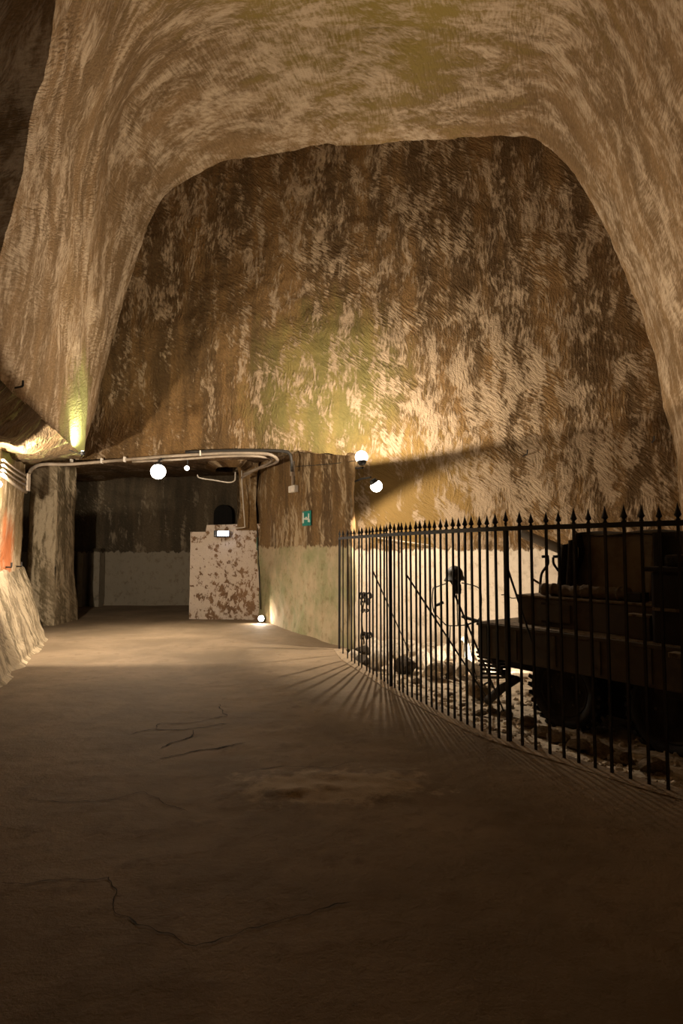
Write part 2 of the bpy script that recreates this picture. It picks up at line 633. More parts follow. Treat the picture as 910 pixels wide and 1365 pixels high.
for nm, a, b, lab, cat in (('ceiling', 0, split_r + 1, 'high hewn tuff vault arching over the gallery', 'ceiling'),
                           ('wall_right', split_r, NH, 'right flank of the tuff cavern beside the vehicle', 'wall')):
    g = Grid()
    # the apse end starts a little behind the end wall so both surfaces interpenetrate
    back = HA + (HA - HC) / np.linalg.norm(HA - HC, axis=1)[:, None] * 0.25
    v, q = hoop_grid(g, back, HC, 40, 0, a, b)
    v, q = hoop_grid(g, HC, HR, 80, v, a, b, prev=q)
    v, q = hoop_grid(g, HR, HO, 26, v, a, b, 0.01, prev=q, L=1.6)
    v, q = hoop_grid(g, HO, HN, 60, v, a, b, prev=q)
    o = g.build(nm, M['vault'])
    struct(o, lab, cat)

# ------------------------------------------------------------------ the end wall (apse) with the lintel edge
lint = [on_apse(*p) for p in ((20, 622), (60, 615), (110, 613), (220, 609), (300, 606), (372, 602), (420, 600))]
lx = [p.x for p in lint]
lz = [p.z for p in lint]
xs = np.arange(-8.0, 8.0, 0.05)
nz = 170
bot = np.interp(xs, lx, lz)
top = 11.0
tz = np.linspace(0, 1, nz)


def apse_grid(g, xs, z0, z1, n):
    P = np.zeros((len(xs), n, 3))
    P[..., 0] = xs[:, None]
    P[..., 1] = apse_y(xs)[:, None]
    t = np.linspace(0, 1, n)
    P[..., 2] = z0[:, None] * (1 - t[None]) + z1[:, None] * t[None]
    g.add(P, np.stack([P[..., 0], P[..., 2]], -1), amp=0.10, freq=0.6, fine=0.030, ffreq=3.5, fade=np.clip((P[..., 2] - 1.3) / 0.4, 0.25, 1))


g = Grid()
apse_grid(g, xs, bot, np.full(len(xs), top), nz)
sel = xs > -0.74
apse_grid(g, xs[sel], np.full(sel.sum(), -0.7), bot[sel], 84)
# underside of the lintel: a lip going back into the tunnel ceiling
xs2 = np.arange(-8.0, -0.65, 0.08)
zb = np.interp(xs2, lx, lz)
rows = []
for k, (dy, dz) in enumerate(((0, 0.0), (0.15, -0.03), (0.6, 0.0), (2.0, 0.12), (3.6, 0.2), (5.6, 0.28))):
    rows.append(np.stack([xs2, apse_y(xs2) + dy, zb + dz], 1))
P = np.array(rows)
g.add(P, np.stack([P[..., 0], P[..., 1]], -1), amp=0.04, freq=1.0, fine=0.015, ffreq=5)
struct(g.build('wall_back', M['apse']), 'tall hewn end wall with flaking pale patches and white lower band', 'wall')

# ------------------------------------------------------------------ the pier with the signs (right jamb of the tunnel mouth)
foot = smooth_path([(-2.6, 15.0, 0), (-1.75, 13.3, 0), (-0.8, 11.4, 0), (-0.02, 9.85, 0), (0.10, 9.60, 0), (0.20, 9.62, 0), (0.22, 9.9, 0), (0.22, 11.6, 0)], 10)
FP, flen = resample(foot, 150)
us = np.linspace(0, flen, 150)
ptop = np.interp(FP[:, 1], [9.5, 11.4, 12.0, 15], [3.06, 3.42, 3.75, 3.9])
zz = np.linspace(0, 1, 90)
P = np.zeros((150, 90, 3))
P[..., 0] = FP[:, 0:1]
P[..., 1] = FP[:, 1:2]
P[..., 2] = -0.4 + (ptop[:, None] + 0.4) * zz[None]
g = Grid()
g.add(P, np.stack([np.broadcast_to(us[:, None], (150, 90)), P[..., 2]], -1), amp=0.07, freq=1.1, fine=0.012, ffreq=6)
e0 = P[:, -1]
e1 = e0.copy()
e1[:, 0] = e0[:, 0] * 0.7 - 0.12
e1[:, 1] = np.maximum(e0[:, 1], apse_y(e1[:, 0]) + 0.2)
e1[:, 2] += 0.12
P = lerp_grid(e0, e1, 14)
g.add(P, np.stack([P[..., 0], P[..., 1]], -1), amp=0.05, freq=1.2, fine=0.01)
struct(g.build('wall_pier', M['pier']), 'rough pier with green-stained lower half beside the tunnel mouth', 'wall')

# ------------------------------------------------------------------ left side: overhang, lower wall, bank
def lw_x(y):      # face of the lower left wall
    return -5.58 + 0.36 * (10.5 - y)


def base_edge(y):  # lower edge of the vault's left flank
    if y >= 9.8:
        t = (y - 9.8) / (A_l[0].y - 9.8)
        return C_l[0].lerp(A_l[0], t)
    if y >= 5.5:
        return R_l[0].lerp(C_l[0], (y - 5.5) / 4.3)
    return Vector((R_l[0].x - 1.6, y, R_l[0].z))


ys = np.concatenate([np.linspace(12.6, 5.5, 90), np.linspace(5.38, -5, 30)])
rows = []
for y in ys:
    be = base_edge(y)
    wx = lw_x(y) if y < 10.45 else -5.6 - (y - 10.45) * 6
    wx = max(wx, -8.2)
    wt = Vector((wx - 0.05, y, 3.02 if y < 10.45 else 3.2))
    be = Vector((be.x, y, be.z))
    mid = be.lerp(wt, 0.5) + Vector((0, 0, -0.20 * min(1.0, max(0.0, (9.7 - y) / 1.5))))
    rows.append([be + Vector((0, 0, 0.02)), mid, wt])
rows = np.array([[tuple(p) for p in dens(np.array([tuple(q) for q in r]), 26)] for r in rows])
g = Grid()
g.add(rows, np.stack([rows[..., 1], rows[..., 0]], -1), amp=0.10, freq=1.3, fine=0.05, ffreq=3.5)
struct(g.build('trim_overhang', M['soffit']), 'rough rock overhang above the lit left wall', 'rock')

# lower wall with return at the tunnel corner
path = smooth_path([(-8.4, 11.0, 0), (-5.9, 10.62, 0), (-5.62, 10.52, 0), (-5.54, 10.35, 0), (lw_x(8), 8, 0), (lw_x(5), 5, 0), (lw_x(2), 2, 0), (lw_x(-5), -5, 0)], 12)
LP, llen = resample(path, 220)
us = np.linspace(0, llen, 220)
zz = np.linspace(1.1, 3.1, 60)
P = np.zeros((220, 60, 3))
P[..., 0] = LP[:, 0:1]
P[..., 1] = LP[:, 1:2]
P[..., 2] = zz[None]
g = Grid()
g.add(P, np.stack([np.broadcast_to(us[:, None], (220, 60)), P[..., 2]], -1), amp=0.05, freq=1.0, fine=0.008, ffreq=6)
struct(g.build('wall_left', M['side']), 'floodlit lower left wall with faded red painting', 'wall')

# plastered bank
b_far = on_floor(66, 848)
b_near = on_floor(0, 912)


def bank_foot(y):
    t = (y - b_near.y) / (b_far.y - b_near.y)
    return b_near.x + (b_far.x - b_near.x) * t


rows = []
ysb = np.linspace(11.2, -5, 150)
for y in ysb:
    k = np.clip((11.2 - y) / 0.5, 0, 1)
    fx = bank_foot(min(y, 10.8))
    tx = (lw_x(min(y, 10.5)) - 0.1)
    if y > 10.6:
        fx = fx - (y - 10.6) * 0.8
    prof = [(tx, 1.32), (tx + (fx - tx) * 0.18, 1.22), (tx + (fx - tx) * 0.5, 0.75), (tx + (fx - tx) * 0.85, 0.22), (fx, 0.03), (fx + 0.10, -0.03)]
    pp = dens(np.array([(x, y, z * (1 if y < 10.7 else k)) for x, z in prof]), 40)
    rows.append(pp)
P = np.array(rows)
g = Grid()
g.add(P, np.stack([P[..., 1], P[..., 2] * 1.3], -1), amp=0.07, freq=1.2, fine=0.02, ffreq=4)
struct(g.build('trim_bank', M['bank']), 'sloping plastered bank along the foot of the left wall', 'bank')

# ------------------------------------------------------------------ tunnel room beyond the lintel
g = Grid()
xs = np.linspace(-13, -1, 120)
zz = np.linspace(-0.2, 4.2, 50)
P = np.zeros((120, 50, 3))
P[..., 0] = xs[:, None]
P[..., 1] = 17.0
P[..., 2] = zz[None]
g.add(P, P[..., [0, 2]], amp=0.15, freq=0.6, fine=0.02)
ysr = np.linspace(14.6, 17.2, 30)
P = np.zeros((30, 50, 3))
P[..., 0] = -2.1
P[..., 1] = ysr[:, None]
P[..., 2] = zz[None]
g.add(P, P[..., [1, 2]], amp=0.05)
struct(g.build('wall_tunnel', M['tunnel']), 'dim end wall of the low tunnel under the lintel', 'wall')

# free pillar at the left of the tunnel with its sloping foot, and low pilasters on the far wall
def block_grid(g, prof, foot_pts, z_amp=0.04, n=60, closed=True):
    """footprint swept up a list of (z, grow) rings"""
    fp = foot_pts + [foot_pts[0]] if closed else foot_pts
    Fp, L = resample([(x, y, 0) for x, y in fp], n)
    c = Fp[:, :2].mean(0)
    rings = []
    for z, gr in prof:
        q = Fp.copy()
        q[:, :2] = c + (Fp[:, :2] - c) * gr
        q[:, 2] = z
        rings.append(q)
    R = np.array(rings)
    R = np.stack([dens(R[:, i], 40) for i in range(n)], 0)
    uvv = np.stack([np.broadcast_to(np.linspace(0, L, n)[:, None], R.shape[:2]), R[..., 2]], -1)
    g.add(R, uvv, amp=z_amp, freq=1.2, fine=0.012, ffreq=6)


g = Grid()
pl = at(44, 700, 12.6).x
pr = at(75, 700, 12.6).x
block_grid(g, [(-0.1, 1.3), (0.9, 1.1), (1.25, 1.02), (3.6, 1.0)], [(pr, 12.6), (pr, 13.5), (pl - 0.1, 13.5), (pl - 0.1, 12.6)])
struct(g.build('wall_pillar', M['bank']), 'pale rock pillar left in the tunnel beside the lit wall', 'pillar')
g = Grid()
for a, b in ((82, 92), (104, 112), (122, 134)):
    xa, xb = at(a, 780, 16.7).x, at(b, 780, 16.7).x
    block_grid(g, [(-0.1, 1.0), (1.55, 1.0), (1.6, 0.9)], [(xb, 16.6), (xb, 17.1), (xa, 17.1), (xa, 16.6)], 0.02, 30)
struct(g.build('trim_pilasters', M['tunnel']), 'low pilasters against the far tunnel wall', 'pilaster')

# arched opening in the far wall, a solid block with its darkness painted black
bm = bmesh.new()
c0, c1 = at(283, 700, 16.6), at(308, 700, 16.6)
zb_, zt_ = at(295, 735, 16.6).z, at(295, 672, 16.6).z
mx_, hw = (c0.x + c1.x) / 2, (c1.x - c0.x) / 2
pr_ = [(mx_ - hw, zb_), (mx_ + hw, zb_)] + [(mx_ + hw * math.cos(a), zt_ - hw + hw * math.sin(a)) for a in np.linspace(0, math.pi, 12)]
f0 = [bm.verts.new((x, 16.75, z)) for x, z in pr_]
f1 = [bm.verts.new((x, 17.2, z)) for x, z in pr_]
bm.faces.new(f0)
bm.faces.new(f1[::-1])
for i in range(len(pr_)):
    bm.faces.new((f0[i], f1[i], f1[(i + 1) % len(pr_)], f0[(i + 1) % len(pr_)]))
struct(bm_obj('door_1', bm, M['dark']), 'arched opening in the far wall above the parapet, its shade painted black', 'opening')

# parapet with stepped top, jamb above it
DP = 13.4
p0 = on_floor(253, 825)
DP = p0.y
xl, xm, xr = at(253, 760, DP).x, at(274, 760, DP).x, at(349, 760, DP).x
zl, zm = at(253, 709, DP).z, at(274, 700, DP).z
g = Grid()
nx, nzp = 70, 70
xs = np.linspace(xl, xr, nx)
topz = np.where(xs < xm, zl, zm + (xs - xm) * 0.02)
P = np.zeros((nx, nzp, 3))
P[..., 0] = xs[:, None]
P[..., 1] = DP - (xs[:, None] - xl) * 0.12
P[..., 2] = -0.1 + (topz[:, None] + 0.1) * np.linspace(0, 1, nzp)[None]
g.add(P, P[..., [0, 2]], amp=0.03, freq=2, fine=0.01, ffreq=8)
T0 = P[:, -1]
T1 = T0 + np.array([0, 0.35, 0.01])
PT = lerp_grid(T0, T1, 8)
g.add(PT, PT[..., [0, 1]], amp=0.02)
L0 = P[0]
PL = lerp_grid(L0, L0 + np.array([0.0, 0.35, 0]), 8)
g.add(PL, PL[..., [1, 2]], amp=0.02)
PB = P + np.array([0, 0.36, 0])
g.add(PB, PB[..., [0, 2]], amp=0.0)
struct(g.build('wall_parapet', M['parapet']), 'white flaking parapet with stepped top in the tunnel mouth', 'wall')
g = Grid()
ja, jb = at(319, 660, DP - 0.1).x, at(337, 660, DP - 0.1).x
block_grid(g, [(2.0, 1.1), (2.6, 0.85), (3.2, 1.0), (3.75, 1.5)], [(jb + 0.1, DP - 0.18), (jb + 0.1, DP + 0.5), (ja, DP + 0.5), (ja, DP - 0.18)], 0.04, 40)
block_grid(g, [(3.35, 0.6), (3.45, 1.0), (3.8, 1.05)], [(jb, DP - 1.2), (jb, DP + 0.5), (at(268, 630, DP).x, DP + 0.3), (at(290, 630, DP).x, DP - 1.0)], 0.05, 40)
struct(g.build('trim_jamb', M['pier']), 'rough rock jamb standing on the white parapet', 'jamb')

# ------------------------------------------------------------------ floor, yard
fence_px = [(452, 866), (460, 876), (467, 882), (486, 894), (504, 905), (521, 916), (548, 931), (606, 960), (647, 979), (686, 993), (760, 1016), (840, 1041), (910, 1061)]
fpts = [on_floor(*p) for p in fence_px]
d_end = (fpts[-1] - fpts[-2]).normalized()
fpts += [fpts[-1] + d_end * 0.7 + Vector((0.05, 0.05, 0)), fpts[-1] + d_end * 1.6 + Vector((0.25, 0.25, 0))]
fence_path = smooth_path(fpts, 8)
FA = np.array([tuple(p) for p in fence_path])
fy, fx = FA[::-1, 1], FA[::-1, 0]


def fence_x(y):
    y = np.asarray(y, float)
    near = fx[0] + (fy[0] - y) * 1.1
    far = 0.1 + 0 * y
    r = np.interp(y, fy, fx)
    r = np.where(y < fy[0], np.minimum(near, 7.5), r)
    return np.where(y > fy[-1], far, r)


g = Grid()
ysf = np.concatenate([np.arange(-5, 1.6, 0.12), np.arange(1.6, 10.0, 0.03), np.arange(10.0, 17.4, 0.08)])
nxf = 260
tx = np.linspace(0, 1, nxf)
x0 = np.where(ysf > 11, -13.0, -7.5)
x0 = np.interp(ysf, [-5, 10.6, 11.2, 18], [-6.5, -6.6, -13, -13])
x1 = fence_x(ysf) + 0.0
P = np.zeros((len(ysf), nxf, 3))
P[..., 0] = x0[:, None] * (1 - tx) + x1[:, None] * tx
P[..., 1] = ysf[:, None]
d = np.zeros(P.shape[:2])
# uneven concrete: broad swells, and a broken scar across the middle of the path
scar = on_floor(440, 1050)
rel = P[..., :2] - np.array([scar.x, scar.y])
ang = 0.10
ru = rel[..., 0] * math.cos(ang) + rel[..., 1] * math.sin(ang)
rv = -rel[..., 0] * math.sin(ang) + rel[..., 1] * math.cos(ang)
mask = np.exp(-(ru / 0.62) ** 4) * np.exp(-(rv / 0.26) ** 2)
d += mask * (0.03 * np.abs(fbm(P * 5 + 3, 3)) + 0.008 + 0.045 * np.maximum(0, 0.35 - np.abs(fbm(P * np.array([1.2, 4.5, 1]) + 8, 2))))
d += 0.012 * fbm(P * 0.9, 3) + 0.004 * fbm(P * np.array([2.0, 5.0, 1]), 3)
P[..., 2] = d
g.add(P, P[..., [0, 1]], amp=0.0, fine=0.003, ffreq=9)
FLOOR = g.build('floor', M['floor'])
struct(FLOOR, 'worn dusty concrete floor of the gallery', 'floor')


def floor_z(x, y):
    p = np.array([[x, y, 0.0]])
    return float((0.012 * fbm(p * 0.9, 3) + 0.004 * fbm(p * np.array([2.0, 5.0, 1]), 3))[0])


# cracks: irregular thin dirt-filled fissures lying in the floor
def crack(px_pts, w, parent):
    pts = [on_floor(*p) for p in px_pts]
    P_, L = resample(pts, max(8, int(len(pts) * 14)))
    n = len(P_)
    t = np.gradient(P_, axis=0)
    t /= np.linalg.norm(t, axis=1)[:, None] + 1e-9
    nrm = np.stack([-t[:, 1], t[:, 0], 0 * t[:, 0]], 1)
    jit = fbm(P_ * 6 + 2, 3)[:, None] * 0.05
    ww = w * (0.35 + 1.3 * np.abs(fbm(P_ * 9 + 4, 2)))[:, None] * np.minimum(1, np.minimum(np.arange(n), np.arange(n)[::-1]) / 4 + 0.15)[:, None]
    bm = bmesh.new()
    prev = None
    for i in range(n):
        c = P_[i] + nrm[i] * jit[i]
        zz_ = floor_z(c[0], c[1]) + 0.0045
        a = bm.verts.new((*(c + nrm[i] * ww[i])[:2], zz_))
        b = bm.verts.new((*(c - nrm[i] * ww[i])[:2], zz_))
        if prev:
            bm.faces.new((prev[0], a, b, prev[1]))
        prev = (a, b)
    bm_obj('crack', bm, M['crack'], parent)


crack([(172, 979), (205, 972), (240, 974), (262, 970), (305, 965)], 0.010, FLOOR)
crack([(207, 972), (213, 965), (255, 964), (300, 954), (290, 938)], 0.007, FLOOR)
crack([(258, 973), (252, 982), (226, 991), (216, 998)], 0.008, FLOOR)
crack([(212, 1012), (250, 1004), (290, 998), (327, 990)], 0.012, FLOOR)
crack([(0, 1176), (60, 1178), (145, 1170), (150, 1195), (155, 1218), (200, 1240), (260, 1265), (330, 1240), (470, 1205)], 0.004, FLOOR)
crack([(30, 1065), (120, 1070), (190, 1058), (250, 1085)], 0.004, FLOOR)
crack([(330, 1030), (380, 1022), (440, 1024), (470, 1015)], 0.004, FLOOR)
crack([(40, 918), (110, 922), (190, 915), (255, 918), (330, 912)], 0.004, FLOOR)
crack([(330, 1064), (400, 1058), (440, 1056), (500, 1046), (540, 1036)], 0.008, FLOOR)

# kerb strip under the fence
bm = bmesh.new()
prev = None
for i, p in enumerate(fence_path):
    q = fence_path[min(i + 1, len(fence_path) - 1)] - fence_path[max(i - 1, 0)]
    nrm = Vector((-q.y, q.x, 0)).normalized()
    if nrm.x < 0:
        nrm = -nrm
    w0 = 0.09 + 0.004 * math.sin(i * 1.7)
    h = 0.016 + 0.002 * math.sin(i * 0.9)
    ring = [bm.verts.new(p + nrm * s + Vector((0, 0, z))) for s, z in ((-w0, -0.3), (-w0, h * 0.7), (-w0 * 0.75, h), (w0 * 0.8, h), (w0, h * 0.6), (w0, -0.3))]
    if prev:
        for k in range(5):
            bm.faces.new((prev[k], ring[k], ring[k + 1], prev[k + 1]))
    prev = ring
struct(bm_obj('trim_kerb', bm, M['kerb'], smooth=False), 'low worn kerb carrying the iron fence', 'kerb')


def yard_z(x, y):
    x = np.asarray(x, float)
    y = np.asarray(y, float)
    dist = np.clip((x - fence_x(y)) / 0.8, 0, 1)
    base = -0.06 - 0.15 * dist * np.clip((y - 3) / 6.0, 0.2, 1)
    p = np.stack([x, y, 0 * x], -1)
    return base + 0.06 * fbm(p * 1.6, 3) + 0.03 * np.abs(fbm(p * 7 + 3, 3))


g = Grid()
ysy = np.arange(1.5, 12.0, 0.04)
nxy = 190
tx = np.linspace(0, 1, nxy) ** 1.3
x0 = fence_x(ysy) + 0.04
P = np.zeros((len(ysy), nxy, 3))
P[..., 0] = x0[:, None] * (1 - tx) + 7.8 * tx
P[..., 1] = ysy[:, None]
P[..., 2] = yard_z(P[..., 0], P[..., 1])
g.add(P, P[..., [0, 1]], amp=0.0, fine=0.008, ffreq=14)
struct(g.build('floor_yard', M['dust']), 'dusty rubble ground behind the iron fence', 'ground')

# wall closing the gallery behind the camera
g = Grid()
xs = np.linspace(-9, 9, 40)
zz = np.linspace(-0.5, 13, 30)
P = np.zeros((40, 30, 3))
P[..., 0] = xs[:, None]
P[..., 1] = -5.0
P[..., 2] = zz[None]
g.add(P, P[..., [0, 2]], amp=0.1)
struct(g.build('wall_rear', M['tunnel']), 'rock wall closing the gallery behind the viewer', 'wall')

# ------------------------------------------------------------------ iron fence
fence = thing('iron_fence', 'curving black iron fence with spear finials between path and vehicle', 'fence', tuple(fpts[6]))
f_off = Vector(fence.location)
RAIL_Z = 1.735
FPs, fl = resample(fence_path, int(sum((fence_path[i + 1] - fence_path[i]).length for i in range(len(fence_path) - 1)) / 0.114) + 1)
# bar positions read along the fence (it was hand made, spaced unevenly)
bar_px = [452, 457, 463, 468.5, 472.6, 478, 482, 488.5, 492.6, 497, 502, 507.7, 512, 516.5, 521, 526, 532, 537, 543, 549, 555.5, 561, 568, 575, 581.6,
          589, 597.6, 605.8, 614, 622.5, 632, 642, 653, 665, 678.6, 696.4, 713.9, 732.6, 751.8, 771.6, 793, 816, 840, 865, 890.3]
fine_p, _ = resample(fence_path, 1500)
fine_px = np.array([W / 2 + p[0] / (p[1] * math.cos(PITCH) - EYE * math.sin(PITCH)) * F for p in fine_p])
pos_i = [int(np.argmin(abs(fine_px - q))) for q in bar_px]
while pos_i[-1] + int(0.118 / fl * 1500) < 1500:
    pos_i.append(pos_i[-1] + int(0.118 / fl * 1500))
FPs = fine_p[pos_i]
# shared meshes
bm = bmesh.new()
box(bm, (0, 0, RAIL_Z / 2 + 0.01), (0.017, 0.017, RAIL_Z - 0.01))
me_bar = bpy.data.meshes.new('bar')
bm.to_mesh(me_bar)
bm.free()
me_bar.materials.append(M['iron'])
bm = bmesh.new()
lathe(bm, [(0.0, 0), (0.010, 0), (0.010, 0.016), (0.017, 0.022), (0.010, 0.030), (0.010, 0.038), (0.024, 0.052), (0.018, 0.066), (0.010, 0.092), (0.0, 0.135)], 8)
me_fin = bpy.data.meshes.new('finial')
bm.to_mesh(me_fin)
bm.free()
me_fin.materials.append(M['iron'])
bm = bmesh.new()
box(bm, (0, 0, RAIL_Z / 2 - 0.02), (0.034, 0.034, RAIL_Z + 0.04), bevel=0.004)
me_post = bpy.data.meshes.new('post')
bm.to_mesh(me_post)
bm.free()
me_post.materials.append(M['iron'])

post_px = (452, 521, 679)
proj = []
for p in FPs:
    v = Vector(p)
    proj.append(W / 2 + v.x / (v.y * math.cos(PITCH) + (0 - EYE) * math.sin(PITCH)) * F)
post_idx = {int(np.argmin([abs(q - x) for q in proj])) for x in post_px} | {len(FPs) - 1}
for i, p in enumerate(FPs):
    q = FPs[min(i + 1, len(FPs) - 1)] - FPs[max(i - 1, 0)]
    a = math.atan2(q[1], q[0]) + random.uniform(-0.06, 0.06)
    post = i in post_idx
    o = link('post' if post else 'bar', me_post if post else me_bar, None, fence)
    o.location = Vector(p) - f_off
    o.rotation_euler = (random.uniform(-0.004, 0.004), random.uniform(-0.004, 0.004), a)
    f = link('finial', me_fin, None, o)
    f.location = (0, 0, RAIL_Z + (0.0 if not post else 0.02))
    s = random.uniform(0.92, 1.08)
    f.scale = (s, s, s)
bm = bmesh.new()
prev = None
for i, p in enumerate(FPs):
    q = Vector(FPs[min(i + 1, len(FPs) - 1)] - FPs[max(i - 1, 0)])
    nrm = Vector((-q.y, q.x, 0)).normalized()
    c = Vector(p) - f_off + Vector((0, 0, RAIL_Z))
    ring = [bm.verts.new(c + nrm * s * 0.016 + Vector((0, 0, z))) for s, z in ((-1, -0.018), (1, -0.018), (1, 0.018), (-1, 0.018))]
    if prev:
        for k in range(4):
            bm.faces.new((prev[k], ring[k], ring[(k + 1) % 4], prev[(k + 1) % 4]))
    else:
        bm.faces.new(ring[::-1])
    prev = ring
bm.faces.new(prev)
bm_obj('rail', bm, M['iron'], fence)


def near_bar(px):
    return Vector(FPs[int(np.argmin([abs(q - px) for q in proj]))])


for (px, z, ex, ey) in ((498, 1.30, 545, 868), (543, 1.29, 655, 940), (609, 1.18, 672, 950), (683, 1.44, 735, 935)):
    b = near_bar(px) + Vector((0, 0, z))
    e = on_floor(ex, ey, -0.12)
    bm = bmesh.new()
    tube(bm, [b - f_off, e - f_off], 0.0095, 6)
    bm_obj('brace', bm, M['iron'], fence)

# ------------------------------------------------------------------ lamps
def floodlight(name, label, pos, aim, power, size=0.16, angle=150, blend=0.15, col=WARM, lens='lens', lens_r=None, mount=None, soft=0.05, group=None, globe=False, point=False):
    """round floodlight: housing, rim, glowing lens, yoke, stem; the lamp's light sits in front of the lens"""
    pos = Vector(pos)
    d = (Vector(aim) - pos).normalized()
    root = thing(name, label, 'lamp', tuple(pos), 0, group)
    R = frame_to(d).to_4x4()
    r = size / 2
    bm = bmesh.new()
    if globe:
        lathe(bm, [(0, -r * 0.7), (r * 0.5, -r * 0.66), (r * 0.6, -r * 0.4), (r * 0.74, -r * 0.05), (r * 0.74, 0.0), (0, -r * 0.05)], 20, R)
    else:
        lathe(bm, [(0, -r * 1.3), (r * 0.55, -r * 1.25), (r * 0.8, -r * 0.9), (r * 0.95, -r * 0.2), (r, 0.0), (r * 0.86, 0.0), (0, -r * 0.12)], 20, R)
    bm_obj('housing', bm, M['lamp_body'], root, True)
    bm = bmesh.new()
    if globe:
        lathe(bm, [(0, -r * 0.1)] + [(r * 0.95 * math.sin(a), r * 0.55 - r * 0.95 * math.cos(a)) for a in np.linspace(0.9, math.pi - 0.01, 12)] + [(0, r * 1.5)], 20, R)
    else:
        lathe(bm, [(0, -r * 0.1), (r * 0.88, -r * 0.08), (r * 0.86, r * 0.10), (r * 0.5, r * 0.34), (0, r * 0.42)], 20, R)
    bm_obj('lens', bm, M[lens], root, True)
    if mount is not None:
        bm = bmesh.new()
        mv = Vector(mount) - pos
        tube(bm, [-d * r * 1.1, (-d * r * 1.4 + mv) * 0.5, mv], r * 0.16, 6)
        bm_obj('bracket', bm, M['lamp_body'], root)
    ld = bpy.data.lights.new('lamp_light', 'POINT' if point else 'SPOT')
    ld.energy = power
    ld.color = col
    if not point:
        ld.spot_size = math.radians(angle)
        ld.spot_blend = blend
    ld.shadow_soft_size = soft
    lo = bpy.data.objects.new('lamp_light', ld)
    COL.objects.link(lo)
    lo.parent = root
    lo.location = d * ((r * 1.55 if globe else r * 0.55) + soft * (1.0 if globe else 0.2))
    lo.rotation_euler = (-d).to_track_quat('Z', 'Y').to_euler()
    return root


LA = at(211, 624, 11.45)
floodlight('floodlight', 'bright floodlight under the pipes of the lintel', LA, LA + Vector((0.12, -0.50, -1.0)), POWER['lintel'], 0.3, 136, 1.0, globe=True, soft=0.04, mount=LA + Vector((0, 0.35, 0.25)))
LS = at(249, 624, 11.6)
floodlight('bulb_lamp', 'small round bulb hanging right of the bright lintel floodlight', LS, LS + Vector((0.1, -1, -0.5)), POWER['lintel_small'], 0.11, 165, 0.3, lens='lens_small', mount=LS + Vector((0, 0.05, 0.18)))
LC = at(482, 614, 9.4)
floodlight('floodlight', 'upper floodlight on the pier corner shining up the end wall', LC, LC + Vector((-0.09, 0.085, 1.0)), POWER['up'], 0.21, 174, 0.03, globe=True, soft=0.10, mount=LC + Vector((-0.14, 0.35, -0.05)))
LD = at(499, 644, 9.4)
floodlight('floodlight', 'lower floodlight on the pier corner shining into the fenced yard', LD, LD + Vector((0.52, 0.20, -0.80)), POWER['down'], 0.2, 160, 0.22, globe=True, soft=0.025, mount=LD + Vector((-0.32, 0.35, 0.06)))
LE = at(348, 825, 13.0)
LE.z = max(LE.z, 0.09)
floodlight('floor_spotlight', 'small spotlight on the floor at the foot of the pier', LE, LE + Vector((-0.2, -1.0, 0.10)), POWER['floor'], 0.15, 165, 0.2, mount=LE + Vector((0.1, 0.2, -0.02)))
LG = Vector((2.25, 8.4, 0.05))
floodlight('ground_floodlight', 'floodlight on the ground behind the vehicle facing the white wall', LG, LG + Vector((-0.25, 1.0, 0.32)), POWER['yard'], 0.2, 165, 0.2, mount=LG + Vector((0, -0.05, -0.2)))
LN = Vector((-4.50, 7.80, 2.42))
floodlight('wall_floodlight', 'floodlight fixed to the left wall under the overhang', LN, LN + Vector((0.05, 1.0, 0.0)), POWER['niche'], 0.10, 172, 0.15, globe=True, soft=0.03, mount=LN + Vector((-0.2, -0.05, 0)))
LM = Vector((-3.98, 9.15, 3.06))  # added lamp that brightens the foot of the left flank
floodlight('added_uplight', 'small added lamp shining up at the left end of the lintel pipe', LM, LM + Vector((-0.16, 0.25, 1.0)), POWER['moss'], 0.08, 120, 0.5, col=(1.0, 0.95, 0.65), mount=LM + Vector((-0.25, 0.1, 0.05)), soft=0.03)
LR = Vector((-0.5, -2.6, 2.4))  # added fill lamp out of view, lifts the near rib face and the vehicle
floodlight('rear_fill_light', 'added fill lamp behind the viewer aimed up the gallery vault', LR, LR + Vector((-0.20, 1.0, 0.80)), POWER['rear'], 0.2, 92, 0.6, mount=LR + Vector((0.0, -0.1, -2.4)))


# ------------------------------------------------------------------ conduits, cables, boxes, signs
def pipe(name, pts, r, mat, label, n=6, clips=None, seg=8, cat='pipe', group=None):
    pts = [Vector(p) for p in pts]
    o0 = pts[0]
    bm = bmesh.new()
    tube(bm, [p - o0 for p in (smooth_path(pts, n) if n else pts)], r, seg)
    root = bm_obj(name, bm, mat, None, True)
    root.location = o0
    tag(root, label, cat, group)
    for c in clips or ():
        bm = bmesh.new()
        box(bm, (0, 0, 0), (r * 1.0, r * 3.0, r * 3.2), bevel=r * 0.2)
        k = bm_obj('clip', bm, M['box'], root)
        k.location = Vector(c) - o0
    return root


YL = 11.25
def lp(px, py, off=0.0):
    p = on_apse(px, py)
    return p + Vector((0, -0.16 - off, 0))


